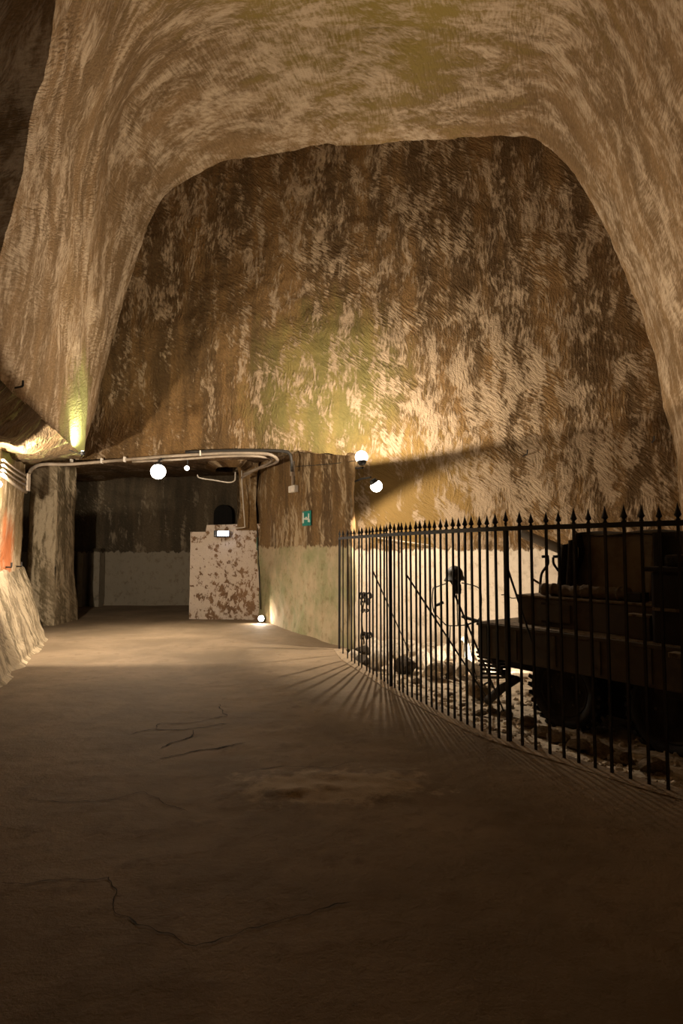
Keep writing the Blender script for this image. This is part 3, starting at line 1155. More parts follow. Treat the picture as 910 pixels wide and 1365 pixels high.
pipe('conduit', [at(37, 652, 10.2), at(38, 634, 10.25), at(44, 624, 10.6), at(58, 619, 11.0), at(90, 619, 11.4), lp(140, 617), lp(200, 612), lp(240, 609), lp(300, 606), lp(345, 606), lp(362, 608), lp(369, 612) + Vector((0, 0.2, 0)), at(366, 617, 12.1), at(345, 624, 12.7), at(325, 632, 13.1)],
     0.032, M['conduit'], 'thick grey conduit sweeping along the whole lintel edge', 6, clips=[lp(100, 617), lp(140, 616), lp(170, 614), lp(270, 606)])
pipe('conduit', [lp(180, 617), lp(240, 614), lp(300, 610), lp(345, 610), at(362, 614, 11.9), at(340, 626, 12.8), at(322, 637, 13.2)],
     0.024, M['conduit'], 'thinner second conduit just below the thick lintel conduit', 6)
pipe('cable', [lp(250, 604), lp(320, 602), lp(375, 603), lp(386, 606), lp(389, 614), lp(390, 630)], 0.03, M['cable'], 'black cable running over the lintel to the grey box', 5, cat='cable')
for i, (a, b, y0, y1, nm) in enumerate((((-4, 612), (36, 634), 8.2, 10.15, 'top'), ((-4, 619), (36, 640), 8.2, 10.15, 'second'), ((-4, 626), (36, 647), 8.2, 10.15, 'third'), ((-4, 632), (38, 656), 8.2, 10.2, 'lowest'))):
    pa, pb = at(*a, y0), at(*b, y1)
    pa.x = lw_x(pa.y) + 0.09
    pb.x = lw_x(pb.y) + 0.09
    pa.z = 1.56 + (733 - a[1]) / 800 * pa.y
    pb.z = 1.56 + (733 - b[1]) / 800 * pb.y
    pipe('wall_conduit', [pa, pa.lerp(pb, 0.5) + Vector((0, 0, -0.01)), pb], 0.022 if i < 3 else 0.028, M['conduit'],
         '%s of the four parallel conduits on the floodlit left wall' % nm, 4)
bm = bmesh.new()
box(bm, (0, 0, 0), (0.05, 0.10, 0.30), bevel=0.01)
o = bm_obj('conduit_bracket', bm, M['conduit'])
o.location = at(37, 643, 10.15)
tag(o, 'upright grey bracket where the left conduits meet the lintel conduit', 'bracket')


def pier_pt(px, py, off=0.02):
    """point on the pier face seen at a pixel"""
    d = ray(px, py)
    best = None
    for a, b in zip(FP[:-1], FP[1:]):
        ex, ey = b[0] - a[0], b[1] - a[1]
        den = d.x * ey - d.y * ex
        if abs(den) < 1e-9:
            continue
        t = (a[0] * ey - a[1] * ex) / den
        s = (a[0] * d.y - a[1] * d.x) / den
        if 0 <= s <= 1 and t > 0:
            if best is None or t < best[0]:
                nrm = Vector((-ey, ex, 0)).normalized()
                if nrm.y > 0:
                    nrm = -nrm
                best = (t, nrm)
    t, nrm = best
    return Vector((d.x * t, d.y * t, EYE + d.z * t)) + nrm * off, nrm


# switch box with conduit above
pb, nb = pier_pt(394, 652, 0.05)
ang = math.atan2(nb.y, nb.x) + math.pi / 2
root = thing('junction_box', 'white junction box under a grey conduit on the pier', 'box', tuple(pb), ang)
bm = bmesh.new()
box(bm, (0, 0, 0), (0.30, 0.09, 0.13), bevel=0.012)
bm_obj('box_body', bm, M['box'], root)
bm = bmesh.new()
box(bm, (0, -0.05, 0), (0.24, 0.012, 0.09), bevel=0.004)
bm_obj('cover', bm, M['box'], root)
bm = bmesh.new()
box(bm, (-0.02, 0, 0.30), (0.055, 0.05, 0.50), bevel=0.01)
bm_obj('riser', bm, M['conduit'], root)
bm = bmesh.new()
box(bm, (-0.03, 0.0, 0.36), (0.10, 0.09, 0.20), bevel=0.012)
bm_obj('coupling_box', bm, M['conduit'], root)
pipe('wire', [pier_pt(396, 622, 0.04)[0], pier_pt(440, 619, 0.05)[0], LC + Vector((-0.1, 0.02, 0))], 0.006, M['cable'], 'thin black wire from the junction conduit to the upper floodlight', 4, cat='cable')
pipe('cable', [pier_pt(338, 636, 0.03)[0], pier_pt(343, 680, 0.03)[0], pier_pt(346, 740, 0.03)[0], pier_pt(349, 812, 0.03)[0]], 0.014, M['cable'], 'black cable dropping down the pier to the floor spotlight', 4, cat='cable')
yb = DP - 0.28
pipe('bent_conduit', [at(263, 633, yb), at(266, 637, yb), at(285, 640, yb), at(304, 643, yb), at(312, 641, yb), at(313.5, 636, yb), at(313.5, 629, yb)], 0.016, M['conduit_white'], 'bent white conduit hanging below the tunnel roof', 5)
yb = DP - 0.36
pipe('drop_conduit', [at(322, 627, yb), at(322.5, 645, yb), at(324, 670, yb), at(326, 698, yb), at(325, 703, yb), at(311, 704, yb)], 0.014, M['conduit_white'], 'white conduit dropping down the jamb onto the parapet', 4)


def sign(name, label, px, py, w, h, mat, marks):
    p, n = pier_pt(px, py, 0.035)
    a = math.atan2(n.y, n.x) + math.pi / 2
    root = thing(name, label, 'sign', tuple(p), a)
    bm = bmesh.new()
    box(bm, (0, 0, 0), (w, 0.012, h), bevel=0.003)
    bm_obj('plate', bm, mat, root)
    bm = bmesh.new()
    for (x, z, sw, sh, r) in marks:
        box(bm, (x * w, -0.009, z * h), (sw * w, 0.005, sh * h), Matrix.Rotation(r, 3, 'Y'))
    bm_obj('pictogram', bm, M['white'], root)
    return root


sign('exit_sign', 'worn teal sign with white pictogram on the brown part of the pier', 411, 691, 0.40, 0.27, M['teal'],
     [(-0.36, 0.05, 0.16, 0.72, 0), (0.0, 0.0, 0.17, 0.20, 0), (-0.17, -0.02, 0.22, 0.09, 0), (0.26, 0.02, 0.13, 0.58, 0.12), (0.14, -0.04, 0.16, 0.10, 0), (0.36, -0.18, 0.10, 0.22, -0.5)])
sign('small_sign', 'small dark green sign with white pictogram beside the vertical cable', 341, 725, 0.36, 0.30, M['green'],
     [(-0.14, 0.14, 0.12, 0.46, 0), (0.02, 0.14, 0.20, 0.08, 0), (0.20, 0.12, 0.11, 0.42, 0.1), (0, -0.22, 0.7, 0.03, 0), (0, -0.32, 0.7, 0.03, 0), (0, -0.41, 0.6, 0.03, 0)])

root = thing('emergency_light', 'glowing bluish emergency light on the white parapet', 'lamp', tuple(at(296, 711.5, DP - 0.24)))
bm = bmesh.new()
box(bm, (-0.02, 0.02, 0), (0.33, 0.09, 0.15), bevel=0.015)
bm_obj('housing', bm, M['lamp_body'], root)
bm = bmesh.new()
box(bm, (0.03, -0.035, 0.005), (0.25, 0.03, 0.11), bevel=0.01)
bm_obj('diffuser', bm, M['sign_glow'], root)
ld = bpy.data.lights.new('lamp_light', 'AREA')
ld.shape = 'RECTANGLE'
ld.size, ld.size_y = 0.24, 0.10
ld.energy = POWER['sign']
ld.color = (0.75, 0.8, 1.0)
lo = bpy.data.objects.new('lamp_light', ld)
COL.objects.link(lo)
lo.parent = root
lo.location = (0.03, -0.06, 0)
lo.rotation_euler = (math.pi / 2, 0, 0)


# iron hooks and pegs
def hook(label, pos, out, size=0.1, name='iron_hook'):
    pos = Vector(pos)
    out = Vector(out).normalized()
    bm = bmesh.new()
    tube(bm, [-out * size * 0.3, out * size, out * size * 1.1 + Vector((0, 0, size * 0.1)), out * size * 1.1 + Vector((0, 0, size * 0.55))], size * 0.10, 6)
    o = bm_obj(name, bm, M['iron'])
    o.location = pos
    tag(o, label, 'hook')


def left_pt(px, py):
    d = ray(px, py)
    # left flank line between rib base and crease
    for Y in np.arange(5.5, 12, 0.02):
        t = Y / d.y
        x, z = d.x * t, EYE + d.z * t
        if z > 3.3:
            c = np.interp(Y, [5.5, 9.8], [0, 1])
            zr = [p.z for p in R_l]; xr_ = [p.x for p in R_l]
            zc = [p.z for p in C_l]; xc_ = [p.x for p in C_l]
            wx = np.interp(z, zr, xr_) * (1 - c) + np.interp(z, zc, xc_) * c
        else:
            wx = lw_x(Y)
        if x <= wx:
            return Vector((x, Y, z))
    return Vector((d.x * 10 / d.y, 10, EYE + d.z * 10 / d.y))


hook('iron hook in the left flank just above the overhang shadow', left_pt(20, 517), (1, -0.5, 0), 0.12)
hook('iron hook at the lower end of the green-lit flank', left_pt(82, 592), (1, -0.5, 0), 0.14)
hook('iron hook at the top of the bank below the red painting', left_pt(8, 756), (1, -0.6, 0), 0.13)
hook('iron hook at the bank edge nearest the tunnel', left_pt(22, 755), (1, -0.6, 0), 0.13)
pg = on_apse(697, 608)
hook('iron peg in the pale right part of the end wall', pg, (0.2, -1, 0.1), 0.14, 'iron_peg')
hook('iron peg near the right edge of the end wall', on_apse(868, 590), (-0.2, -1, 0.1), 0.14, 'iron_peg')

# white chalk line / rod on the yard wall
pipe('white_rod', [on_apse(502, 717) + Vector((0, -0.12, 0)), on_apse(573, 727) + Vector((0, -0.12, 0))], 0.010, M['conduit_white'], 'thin white rod slanting across the wall above the white band', 0, cat='rod')

# ------------------------------------------------------------------ rubble
def stone_mesh(seed, flat=0.7):
    r = np.random.default_rng(seed)
    bm = bmesh.new()
    bmesh.ops.create_icosphere(bm, subdivisions=2, radius=0.5)
    co = np.array([v.co[:] for v in bm.verts])
    off = r.uniform(-50, 50, 3)
    # facet the stone with random cutting planes
    for _ in range(9):
        n = r.normal(size=3)
        n /= np.linalg.norm(n)
        h = r.uniform(0.26, 0.42)
        dd = co @ n
        co = np.where((dd > h)[:, None], co - n * (dd - h)[:, None], co)
    co = co * (1 + 0.22 * fbm(co * 2.2 + off, 2))[:, None]
    co[:, 2] *= flat
    for v, c in zip(bm.verts, co):
        v.co = c
    me = bpy.data.meshes.new('stone')
    bmesh.ops.recalc_face_normals(bm, faces=bm.faces)
    bm.to_mesh(me)
    bm.free()
    return me


STONES = [stone_mesh(s, random.uniform(0.6, 0.9)) for s in range(12)]


def stone(px, py_base, wpx, hpx, mat, label, group=None, lift=0.0):
    """a stone whose foot shows at (px, py_base)"""
    p = on_floor(px, py_base, -0.2)
    for _ in range(4):
        z = float(yard_z(p.x, p.y))
        p = on_floor(px, py_base, z)
    w = wpx / F * p.y * 1.3
    h = hpx / F * p.y * 1.2
    me = random.choice(STONES).copy()
    o = bpy.data.objects.new('rubble_stone', me)
    me.materials.append(M[mat])
    COL.objects.link(o)
    ext = np.array([v.co[:] for v in me.vertices])
    ez = ext[:, 2].max() - ext[:, 2].min()
    o.scale = (w, w * random.uniform(0.8, 1.1), h / ez)
    o.rotation_euler = (0, 0, random.uniform(0, 6.28))
    o.location = (p.x, p.y, p.z + h * 0.42 + lift)
    tag(o, label, 'stone', group or 'rubble stones behind the fence')
    return o


stone(540, 897, 30, 22, 'stone_dark', 'largest dark stone lying at the front of the rubble')
stone(484, 888, 21, 13, 'stone_dark', 'dark flat stone at the pier end of the rubble')
stone(483, 872, 16, 10, 'stone_dark', 'small dark stone resting on the pile next to the pier')
stone(580, 905, 26, 20, 'stone_pale', 'pale round stone right of the large dark stone')
stone(597, 902, 16, 16, 'stone_brown', 'brown stone wedged behind the pale round stone')
stone(617, 902, 24, 22, 'stone_pale', 'brightly lit pale block under the white upright slab')
stone(636, 900, 20, 18, 'stone_pale', 'lit block at the end of the rubble next to the vehicle')
ORD = 'first second third fourth fifth sixth seventh eighth ninth tenth eleventh twelfth thirteenth fourteenth fifteenth sixteenth seventeenth eighteenth nineteenth twentieth twenty-first twenty-second twenty-third'.split()
for n_, (px, py, w_, h_) in enumerate(sorted(((470, 880, 14, 14), (496, 872, 20, 22), (503, 893, 22, 26), (512, 884, 18, 20), (520, 875, 18, 18), (527, 866, 22, 12),
                         (534, 878, 18, 16), (548, 868, 20, 12), (556, 876, 18, 16), (562, 892, 20, 22), (570, 880, 20, 16), (574, 868, 18, 10),
                         (584, 884, 24, 20), (590, 871, 18, 12), (600, 880, 20, 18), (609, 874, 18, 14), (622, 880, 18, 18), (630, 872, 18, 14), (642, 880, 18, 16), (552, 890, 14, 12), (566, 903, 12, 9), (488, 862, 16, 10), (508, 866, 16, 10)))):
    stone(px, py, w_, h_, 'stone_pale', ORD[n_] + ' pale tuff stone from the pier in the heap at the white wall', 'pale rubble stones at the white wall')
for n_, (px, py, w_, h_) in enumerate(sorted(((556, 912, 12, 7), (600, 928, 9, 5), (618, 944, 10, 6), (655, 950, 13, 7), (676, 957, 14, 8), (700, 968, 24, 12), (722, 982, 26, 12), (745, 990, 26, 12), (770, 1000, 28, 13), (800, 1008, 30, 14), (830, 1020, 30, 14), (640, 955, 14, 8), (868, 1030, 34, 15)))):
    stone(px, py, w_, h_, 'stone_brown', ORD[n_] + ' brown stone from the left on the dusty ground along the fence', 'brown stones scattered on the yard ground')

# gravel too fine to count
bm = bmesh.new()
for i in range(1100):
    y = random.uniform(3.4, 9.6)
    x = float(fence_x(y)) + 0.12 + random.random() ** 1.5 * 2.2
    z = float(yard_z(x, y))
    s = random.uniform(0.012, 0.045)
    r = bmesh.ops.create_icosphere(bm, subdivisions=1, radius=s, matrix=Matrix.Translation((x, y, z)) @ Matrix.Rotation(random.uniform(0, 3), 4, 'X') @ Matrix.Diagonal((1, random.uniform(0.6, 1.2), random.uniform(0.4, 0.8), 1)))
o = bm_obj('gravel', bm, M['dust'])
tag(o, 'loose gravel strewn over the ground behind the fence', 'gravel', kind='stuff')

# upright broken slabs and pot
def slab(px, py0, py1, wpx, label, Y, lean):
    a, b = at(px, py1, Y), at(px, py0, Y)
    h = b.z - a.z
    w = wpx / F * Y
    bm = bmesh.new()
    prof = [(-w / 2, -0.1), (w / 2, -0.1), (w * 0.42, h * 0.7), (w * 0.25, h), (-w * 0.3, h * 0.93), (-w * 0.5, h * 0.6)]
    f0 = [bm.verts.new((x, -0.035, z)) for x, z in prof]
    f1 = [bm.verts.new((x, 0.035, z)) for x, z in prof]
    bm.faces.new(f0)
    bm.faces.new(f1[::-1])
    for i in range(len(prof)):
        bm.faces.new((f0[i], f1[i], f1[(i + 1) % len(prof)], f0[(i + 1) % len(prof)]))
    o = bm_obj('broken_slab', bm, M['stone_pale'])
    o.location = a
    o.rotation_euler = (0, lean, 0.35)
    tag(o, label, 'slab')


slab(613, 848, 892, 9, 'tall narrow white slab standing upright in the rubble', 9.0, 0.05)
slab(624, 857, 892, 11, 'shorter broken slab standing right of the tall white one', 8.9, -0.08)

pt = on_floor(634, 930, -0.12)
root = thing('rusty_pot', 'rounded rusty metal pot lying on the dusty ground', 'pot', tuple(pt))
bm = bmesh.new()
lathe(bm, [(0, 0), (0.09, 0.005), (0.135, 0.05), (0.145, 0.11), (0.12, 0.16), (0.11, 0.165), (0.105, 0.15), (0.125, 0.10), (0, 0.03)], 18, Matrix.Rotation(0.35, 4, 'Y') @ Matrix.Translation((0, 0, 0.0)))
bm_obj('body', bm, M['stone_brown'], root, True)
bm = bmesh.new()
tube(bm, smooth_path([(0.10, 0, 0.15), (0.17, 0.02, 0.17), (0.20, 0.02, 0.11)], 4), 0.012, 6)
bm_obj('handle', bm, M['rust_dark'], root, True)

# rusty scrap standing at the pier end of the yard
sp = on_floor(486, 872, -0.15)
root = thing('rusty_scrap', 'tangled rusty scrap leaning at the pier end of the yard', 'scrap', tuple(sp))
zt = at(487, 792, sp.y).z - sp.z
bm = bmesh.new()
tube(bm, smooth_path([(0, 0, 0), (-0.02, 0.05, zt * 0.3), (-0.05, 0.05, zt * 0.6), (0.02, 0.08, zt)], 5), 0.012, 6)
bm_obj('rod', bm, M['rust'], root, True)
for (z, s) in ((0.30, 0.10), (zt * 0.72, 0.05), (zt * 0.86, 0.07), (zt * 0.97, 0.10)):
    bm = bmesh.new()
    for k in range(5):
        a = random.uniform(0, 6.28)
        c = Vector((random.uniform(-.03, .03), 0.05, z))
        tube(bm, smooth_path([c, c + Vector((math.cos(a) * s * .7, math.sin(a) * s * .4, s * .5)), c + Vector((math.cos(a) * s, math.sin(a) * s * .6, -s * .2)), c + Vector((math.cos(a + 1) * s * .6, 0, -s * .6))], 4), s * 0.16, 5)
    bm_obj('twisted_strip', bm, M['rust_dark'], root, True)

# ------------------------------------------------------------------ wire figure with helmet
YH = 8.3
hb = at(606, 0, YH)
base = Vector((at(611, 900, YH).x, YH, float(yard_z(at(611, 900, YH).x, YH))))
fig = thing('wire_figure', 'wire outline of a soldier figure standing behind the fence', 'figure', tuple(base))


def F_(px, py, dy=0.0):
    return at(px, py, YH + dy) - base


def wire(name, pts, r=0.008, n=4, mat='wire'):
    bm = bmesh.new()
    tube(bm, smooth_path(pts, n) if n else pts, r, 6)
    return bm_obj(name, bm, M[mat], fig, True)


wire('shoulder_wire', [F_(597, 777), F_(588, 780), F_(577, 784)])
wire('shoulder_wire', [F_(615, 777), F_(625, 779), F_(635, 782), F_(640, 786)])
wire('side_wire', [F_(577, 784), F_(576, 800), F_(578, 815), F_(584, 823), F_(595, 834)])
wire('side_wire', [F_(640, 785), F_(641, 800), F_(640, 815), F_(638, 826), F_(622, 833)], 0.013)
wire('waist_wire', [F_(595, 834), F_(610, 834), F_(622, 833)], 0.008, 0)
wire('forearm_wire', [F_(578, 816), F_(580, 809), F_(584, 805)], 0.010)
bm = bmesh.new()
a, b = F_(581, 807), F_(591, 803)
tube(bm, [a, (a + b) / 2, b], 0.022, 6, radii=[0.018, 0.024, 0.02])
bm_obj('glove', bm, M['wire'], fig, True)
wire('spine_rod', [F_(608, 770), F_(610, 834)], 0.008, 0)
for ex, ey, dy in ((592, 915, -0.15), (602, 905, 0.25), (622, 905, 0.25), (632, 915, -0.15)):
    q = F_(ex, ey, 0) + Vector((0, dy, 0))
    q.z = 0.02
    wire('leg_rod', [F_(600 if ex < 611 else 620, 834), q], 0.007, 0)
# hanging canister
can = F_(609, 785, -0.06) + base
root = thing('gas_mask_canister', 'dark boxy canister hanging under the helmet', 'canister', tuple(can))
bm = bmesh.new()
lathe(bm, [(0, -0.065), (0.055, -0.065), (0.058, -0.05), (0.058, 0.05), (0.05, 0.062), (0.03, 0.066), (0.03, 0.10), (0, 0.10)], 14)
bm_obj('body', bm, M['helmet'], root, True)
bm = bmesh.new()
lathe(bm, [(0.062, -0.02), (0.064, -0.01), (0.062, 0.0)], 14)
bm_obj('band', bm, M['rust_dark'], root, True)
bm = bmesh.new()
tube(bm, smooth_path([(0, 0, 0.09), (0.0, 0.01, 0.15), (0.0, 0.02, 0.2)], 4), 0.022, 8)
bm_obj('hose', bm, M['helmet'], root, True)
# helmet
hc = at(606, 770, YH)
bm = bmesh.new()
seg, rn = 32, 14
outer = []
for j in range(rn + 1):
    t = j / rn
    ring = []
    for k in range(seg):
        a = 2 * math.pi * k / seg
        ca, sa = math.cos(a), math.sin(a)
        if t <= 0.68:
            ph = t / 0.68 * math.pi / 2
            r, z = math.sin(ph), math.cos(ph)
            x, y, zz_ = 0.112 * r * ca, 0.135 * r * sa, 0.04 + 0.125 * z
        else:
            s = (t - 0.68) / 0.32
            fl = 1 + 0.28 * s ** 1.6 * (0.75 + 0.25 * abs(ca)) + (0.10 * s if sa < 0 else 0.06 * s)
            drop = 0.085 if abs(ca) > 0.55 or sa > 0 else 0.055
            x, y, zz_ = 0.112 * fl * ca, 0.135 * fl * sa, 0.04 - drop * s
        ring.append(bm.verts.new((x, y, zz_)))
    outer.append(ring)
for a_, b_ in zip(outer[:-1], outer[1:]):
    for k in range(seg):
        bm.faces.new((a_[k], b_[k], b_[(k + 1) % seg], a_[(k + 1) % seg]))
bmesh.ops.remove_doubles(bm, verts=bm.verts, dist=1e-5)
sol = bmesh.ops.solidify(bm, geom=bm.faces[:], thickness=0.004)
root = thing('steel_helmet', 'dark steel helmet with flared rim on the wire figure', 'helmet', tuple(hc), 0.15)
bm_obj('shell', bm, M['helmet'], root, True)
bm = bmesh.new()
tube(bm, [(x * 0.09, -0.02 + y * 0.05, z) for x, y, z in ((-1, 0, 0.0), (-0.75, 0, -0.05), (-0.35, 0, -0.10), (0, 0, -0.115), (0.35, 0, -0.10), (0.75, 0, -0.05), (1, 0, 0))], 0.012, 6)
bm_obj('chin_strap', bm, M['canvas_dark'], root, True)
bm = bmesh.new()
lathe(bm, [(0, -0.11), (0.04, -0.10), (0.07, -0.05), (0.085, 0.02), (0.06, 0.08), (0, 0.10)], 14)
bm_obj('liner', bm, M['canvas_dark'], root, True)

# small wire twig on the wall by the vehicle
pipe('bent_wire', [at(668, 793, 8.2), at(675, 793, 8.2), at(681, 797, 8.1), at(690, 797, 8.0)], 0.007, M['wire'], 'short bent wire sticking out left of the vehicle hull', 4, cat='wire')

# ------------------------------------------------------------------ vehicle
VZ = -0.14
veh = thing('military_vehicle', 'rusted old military vehicle with canvas cab parked behind the fence', 'vehicle', (1.46, 6.5, VZ), math.atan2(-0.81, 0.58))


def vbox(name, x0, x1, y0, y1, z0, z1, mat, bevel=0.01, rot=None, parent=None):
    bm = bmesh.new()
    box(bm, ((x0 + x1) / 2, (y0 + y1) / 2, (z0 + z1) / 2), (x1 - x0, y1 - y0, z1 - z0), rot, bevel)
    return bm_obj(name, bm, M[mat], parent or veh)


LEN = 3.9
vbox('side_skirt', 0.0, 2.10, 0.0, 0.035, 0.57, 0.905, 'rust')
vbox('end_skirt', -0.005, 0.03, 0.036, 1.75, 0.60, 0.90, 'rust')
vbox('deck', 0.0, 2.10, 0.02, 1.75, 0.905, 0.935, 'rust_dust', 0.004)
vbox('deck_rim', -0.01, 2.10, -0.012, 0.03, 0.895, 0.925, 'rust', 0.004)
for x in (0.12, 0.5, 0.95, 1.4, 1.85):
    vbox('skirt_rib', x - 0.012, x + 0.012, -0.012, 0.0, 0.60, 0.89, 'rust', 0.003)
hull = vbox('hull', 0.355, 1.82, 0.22, 1.55, 0.935, 1.215, 'rust', 0.012)
vbox('hull_rim', 0.345, 1.83, 0.205, 1.56, 1.215, 1.235, 'rust_dust', 0.004)
vbox('hatch', 0.62, 0.98, 0.205, 0.22, 0.985, 1.165, 'rust', 0.006)
for z in (1.165, 0.985):
    vbox('hinge', 0.66, 0.74, 0.195, 0.215, z - 0.012, z + 0.012, 'rust_dark', 0.003)
vbox('locker', 1.60, 1.80, 0.10, 0.22, 0.935, 1.13, 'rust', 0.01)
vbox('locker_lid', 1.59, 1.81, 0.09, 0.23, 1.13, 1.15, 'rust_dust', 0.004)
# engine cab block on the near end
vbox('cab_body', 1.84, LEN, 0.05, 1.7, 0.50, 1.52, 'rust_dark', 0.03)
vbox('cab_roof', 1.80, LEN, 0.02, 1.72, 1.52, 1.56, 'rust_dark', 0.012)
vbox('cab_hood', 1.92, LEN, 0.12, 1.6, 1.56, 1.66, 'canvas_dark', 0.03)
vbox('cab_rail', 1.86, LEN, 0.03, 0.05, 1.20, 1.225, 'rust_dust', 0.004)
vbox('running_board', 2.05, LEN, -0.12, 0.05, 0.86, 0.90, 'rust_dust', 0.006)
# belly; the panel is added low to block the yard lamp's light
vbox('belly_light_block', 0.46, LEN, 0.36, 1.5, 0.16, 0.62, 'rust_dark', 0.02)
vbox('chassis_rail', 0.10, LEN, 0.30, 0.38, 0.44, 0.56, 'rust_dark', 0.006)
vbox('chassis_rail', 0.10, LEN, 1.30, 1.38, 0.44, 0.56, 'rust_dark', 0.006)


# canvas cab
def cloth(name, fn, nu, nv, mat, thick=0.012):
    bm = bmesh.new()
    vsx = [[bm.verts.new(fn(i / (nu - 1), j / (nv - 1))) for j in range(nv)] for i in range(nu)]
    for i in range(nu - 1):
        for j in range(nv - 1):
            bm.faces.new((vsx[i][j], vsx[i + 1][j], vsx[i + 1][j + 1], vsx[i][j + 1]))
    bmesh.ops.recalc_face_normals(bm, faces=bm.faces)
    bmesh.ops.solidify(bm, geom=bm.faces[:], thickness=thick)
    return bm_obj(name, bm, M[mat], veh, True)


ZT = 1.86


def side_panel(u, v):
    x = 0.88 + 0.78 * u - 0.05 * (1 - v)
    y = 0.50 + 0.05 * v + 0.012 * math.sin(u * 9 + v * 2) + 0.02 * math.sin(v * 3.1)
    z = 1.235 + (ZT - 1.235 - 0.012 * math.sin(u * 6)) * v
    return (x, y, z)


cloth('canvas_side', side_panel, 24, 14, 'canvas')


def top_panel(u, v):
    return (0.86 + 1.3 * u, 0.52 + 0.95 * v, ZT + 0.04 * math.sin(v * math.pi) - 0.02 * math.sin(u * 7) ** 2)


cloth('canvas_top', top_panel, 20, 14, 'canvas_dark')


def end_drape(u, v):
    # folded dark canvas hanging over the end of the cab
    k = 1 - v
    x = 0.93 - 0.10 * k ** 1.4 - 0.03 * math.sin(u * 16 + v) - 0.03 * math.sin(v * 7 + u * 3)
    y = 0.46 + 1.0 * u
    z = 1.24 + (ZT - 1.24) * v + 0.02 * math.sin(u * 10)
    return (x, y, z)


cloth('end_drape', end_drape, 40, 18, 'canvas_dark', 0.02)


def front_fold(u, v):
    k = 1 - v
    x = 0.76 + 0.18 * u - 0.06 * k * (1 - u)
    y = 0.455 - 0.03 * math.sin(u * 14) - 0.03 * k
    z = 1.24 + (ZT - 0.02 - 0.10 * (1 - u) - 1.24) * v
    return (x, y, z)


cloth('front_fold', front_fold, 24, 14, 'canvas_dark', 0.02)
vbox('cab_post', 1.66, 1.73, 0.46, 0.54, 1.235, ZT, 'rust_dark', 0.01)


def back_panel(u, v):
    return (1.72 + 0.5 * u, 0.50 + 0.02 * math.sin(u * 8), 1.5 + (ZT - 1.5) * v)


cloth('rear_canvas', back_panel, 10, 8, 'canvas_dark')

# tarpaulin roll with straps
roll = []
bm = bmesh.new()
pts = [(0.58 + 0.92 * t, 0.33 + 0.01 * math.sin(t * 9), 1.295 + 0.006 * math.sin(t * 14)) for t in np.linspace(0, 1, 26)]
tube(bm, pts, 0.058, 14, radii=[0.058 + 0.006 * math.sin(i * 1.9) for i in range(26)])
r_o = bm_obj('tarp_roll', bm, M['tarp'], veh, True)
for x in (0.72, 0.98, 1.06, 1.42):
    bm = bmesh.new()
    lathe(bm, [(0.064, -0.014), (0.069, -0.010), (0.069, 0.010), (0.064, 0.014)], 16, Matrix.Translation((x, 0.33, 1.295)) @ Matrix.Rotation(math.pi / 2, 4, 'Y'))
    bm_obj('strap', bm, M['tarp'], r_o, True)
vbox('tool_box', 1.50, 1.64, 0.27, 0.42, 1.235, 1.32, 'rust_dark', 0.01)

# points given in world space, turned into the vehicle's frame
VM = Matrix.Translation((1.46, 6.5, VZ)) @ Matrix.Rotation(math.atan2(-0.81, 0.58), 4, 'Z')
VI = VM.inverted()


def vl(px, py, Y):
    return VI @ at(px, py, Y)


bm = bmesh.new()
tube(bm, [vl(694, 711, 7.7), vl(697, 712, 7.68), vl(757, 736, 7.2), vl(800, 752, 6.9)], 0.05, 14, radii=[0.05, 0.058, 0.062, 0.065])
bm_obj('gun_barrel', bm, M['barrel'], veh, True)
bm = bmesh.new()
c = vl(751, 737, 6.75)
lathe(bm, [(0, -0.05), (0.05, -0.045), (0.085, 0.0), (0.088, 0.015), (0.07, 0.02), (0, 0.03)], 16, Matrix.Translation(c) @ Matrix.Rotation(-math.pi / 2, 4, 'Y'))
bm_obj('headlamp', bm, M['rust_dark'], veh, True)
bm = bmesh.new()
tube(bm, [vl(752, 745, 6.75), vl(750, 770, 6.75), vl(746, 790, 6.7)], 0.02, 6)
bm_obj('headlamp_post', bm, M['rust_dark'], veh, True)
# forked bracket on the hull
for pts_ in (((722, 742), (731, 742)), ((737, 742), (746, 742))):
    bm = bmesh.new()
    tube(bm, [vl(*q, 6.9) for q in pts_], 0.016, 6)
    bm_obj('fork_tip', bm, M['rust_dark'], veh)
for pts_ in (((730, 743), (730, 752), (722, 764), (720, 778), (719, 793)), ((737, 743), (738, 752), (746, 764), (749, 776), (750, 788))):
    bm = bmesh.new()
    tube(bm, smooth_path([vl(*q, 6.9) for q in pts_], 4), 0.015, 6)
    bm_obj('fork_arm', bm, M['rust_dark'], veh, True)
for pts_ in (((710, 772), (734, 788)), ((728, 778), (740, 790))):
    bm = bmesh.new()
    tube(bm, [vl(*q, 6.85) for q in pts_], 0.012, 6)
    bm_obj('stay', bm, M['rust_dust'], veh)
bm = bmesh.new()
tube(bm, [vl(761, 703, 6.6), vl(771, 713, 6.5), vl(776, 722, 6.5)], 0.012, 6)
bm_obj('hoop_end', bm, M['rust_dark'], veh)
bm = bmesh.new()
tube(bm, [vl(616, 822, 6.85), vl(637, 828, 6.6), vl(660, 834, 6.45)], 0.018, 6)
bm_obj('tow_bar', bm, M['rust_dark'], veh)

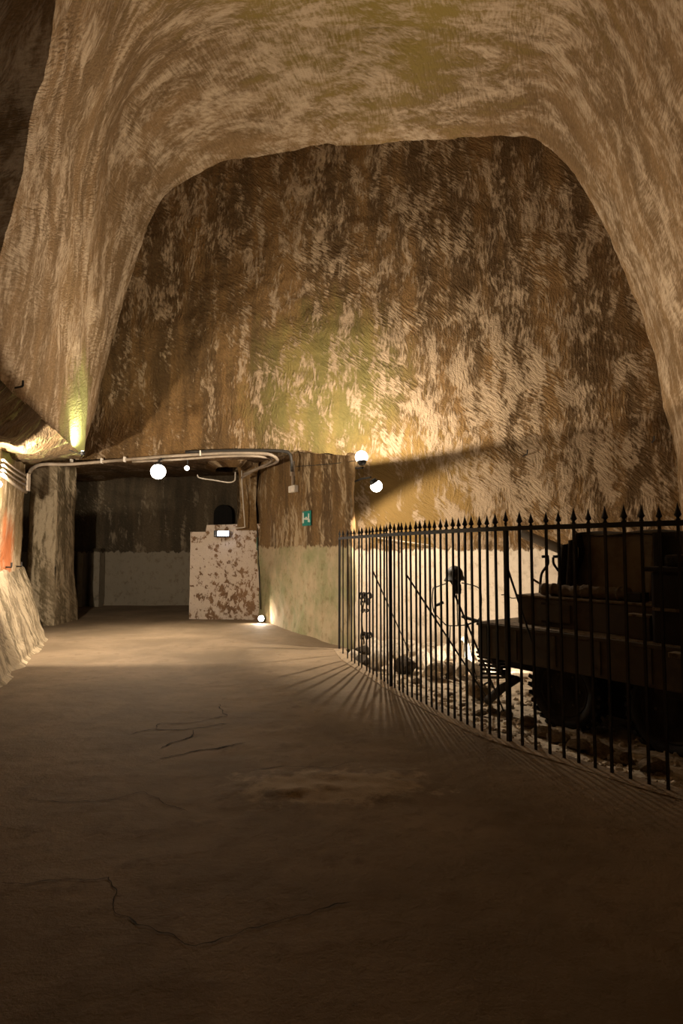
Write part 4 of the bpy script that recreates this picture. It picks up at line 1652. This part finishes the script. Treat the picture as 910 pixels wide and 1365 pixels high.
# leaf spring under the far end
for k in range(7):
    t = k / 6
    a = vl(638 + 8 * t, 869 + 34 * t, 6.65)
    b = vl(668 + 7 * t, 877 + 30 * t - 4 * t, 6.30)
    bm = bmesh.new()
    m_ = (a + b) / 2
    dr = b - a
    rot = dr.to_track_quat('X', 'Z').to_matrix()
    box(bm, m_, (dr.length, 0.08, 0.022), rot, 0.004)
    bm_obj('spring_leaf', bm, M['rust_dark'], veh)
bm = bmesh.new()
tube(bm, [vl(652, 868, 6.4), vl(660, 885, 6.4), vl(672, 900, 6.3), vl(688, 905, 6.2)], 0.03, 8)
bm_obj('shackle', bm, M['rust_dark'], veh, True)
bm = bmesh.new()
tube(bm, [vl(650, 934, 6.5), vl(668, 918, 6.3), vl(690, 905, 6.1)], 0.035, 8, radii=[0.05, 0.045, 0.035])
bm_obj('drag_link', bm, M['rust_dark'], veh, True)


# wheels
def wheel(x, y):
    z = 0.37
    T = Matrix.Translation((x, y, z)) @ Matrix.Rotation(math.pi / 2, 4, 'X')
    bm = bmesh.new()
    prof = []
    for k in range(17):
        a = 2 * math.pi * k / 16
        prof.append((0.305 + 0.075 * math.cos(a), 0.095 * math.sin(a)))
    lathe(bm, prof, 40, T)
    o = bm_obj('wheel', bm, M['rubber'], veh, True)
    bm = bmesh.new()
    for k in range(30):
        a = 2 * math.pi * k / 30
        for s in (-1, 1):
            box(bm, (0, 0, 0), (0.03, 0.035, 0.085), None)
            vv = bm.verts[-8:] if hasattr(bm.verts, '__getitem__') and bm.verts.ensure_lookup_table() is None else []
            bmesh.ops.transform(bm, matrix=T @ Matrix.Rotation(a + 0.05 * s, 4, 'Z') @ Matrix.Translation((0.373, 0, s * 0.047)) @ Matrix.Rotation(0.5 * s, 4, 'X'), verts=vv)
    bm_obj('tread', bm, M['rubber'], o)
    bm = bmesh.new()
    lathe(bm, [(0, -0.06), (0.06, -0.06), (0.10, -0.03), (0.20, -0.01), (0.235, -0.06), (0.25, -0.07), (0.25, 0.07), (0.235, 0.06), (0.20, 0.01), (0.10, 0.03), (0.06, 0.07), (0, 0.07)], 24, T)
    bm_obj('rim', bm, M['rust_dark'], o, True)
    bm = bmesh.new()
    for k in range(6):
        a = 2 * math.pi * k / 6
        box(bm, T @ Vector((0.15 * math.cos(a), 0.15 * math.sin(a), 0.02)), (0.02, 0.02, 0.02))
    bm_obj('wheel_nuts', bm, M['rust'], o)


for x in (0.95, 1.95, 3.1):
    for y in (0.18, 1.45):
        wheel(x, y)
    bm = bmesh.new()
    tube(bm, [(x, 0.2, 0.37), (x, 1.4, 0.37)], 0.045, 10)
    bm_obj('axle', bm, M['rust_dark'], veh, True)
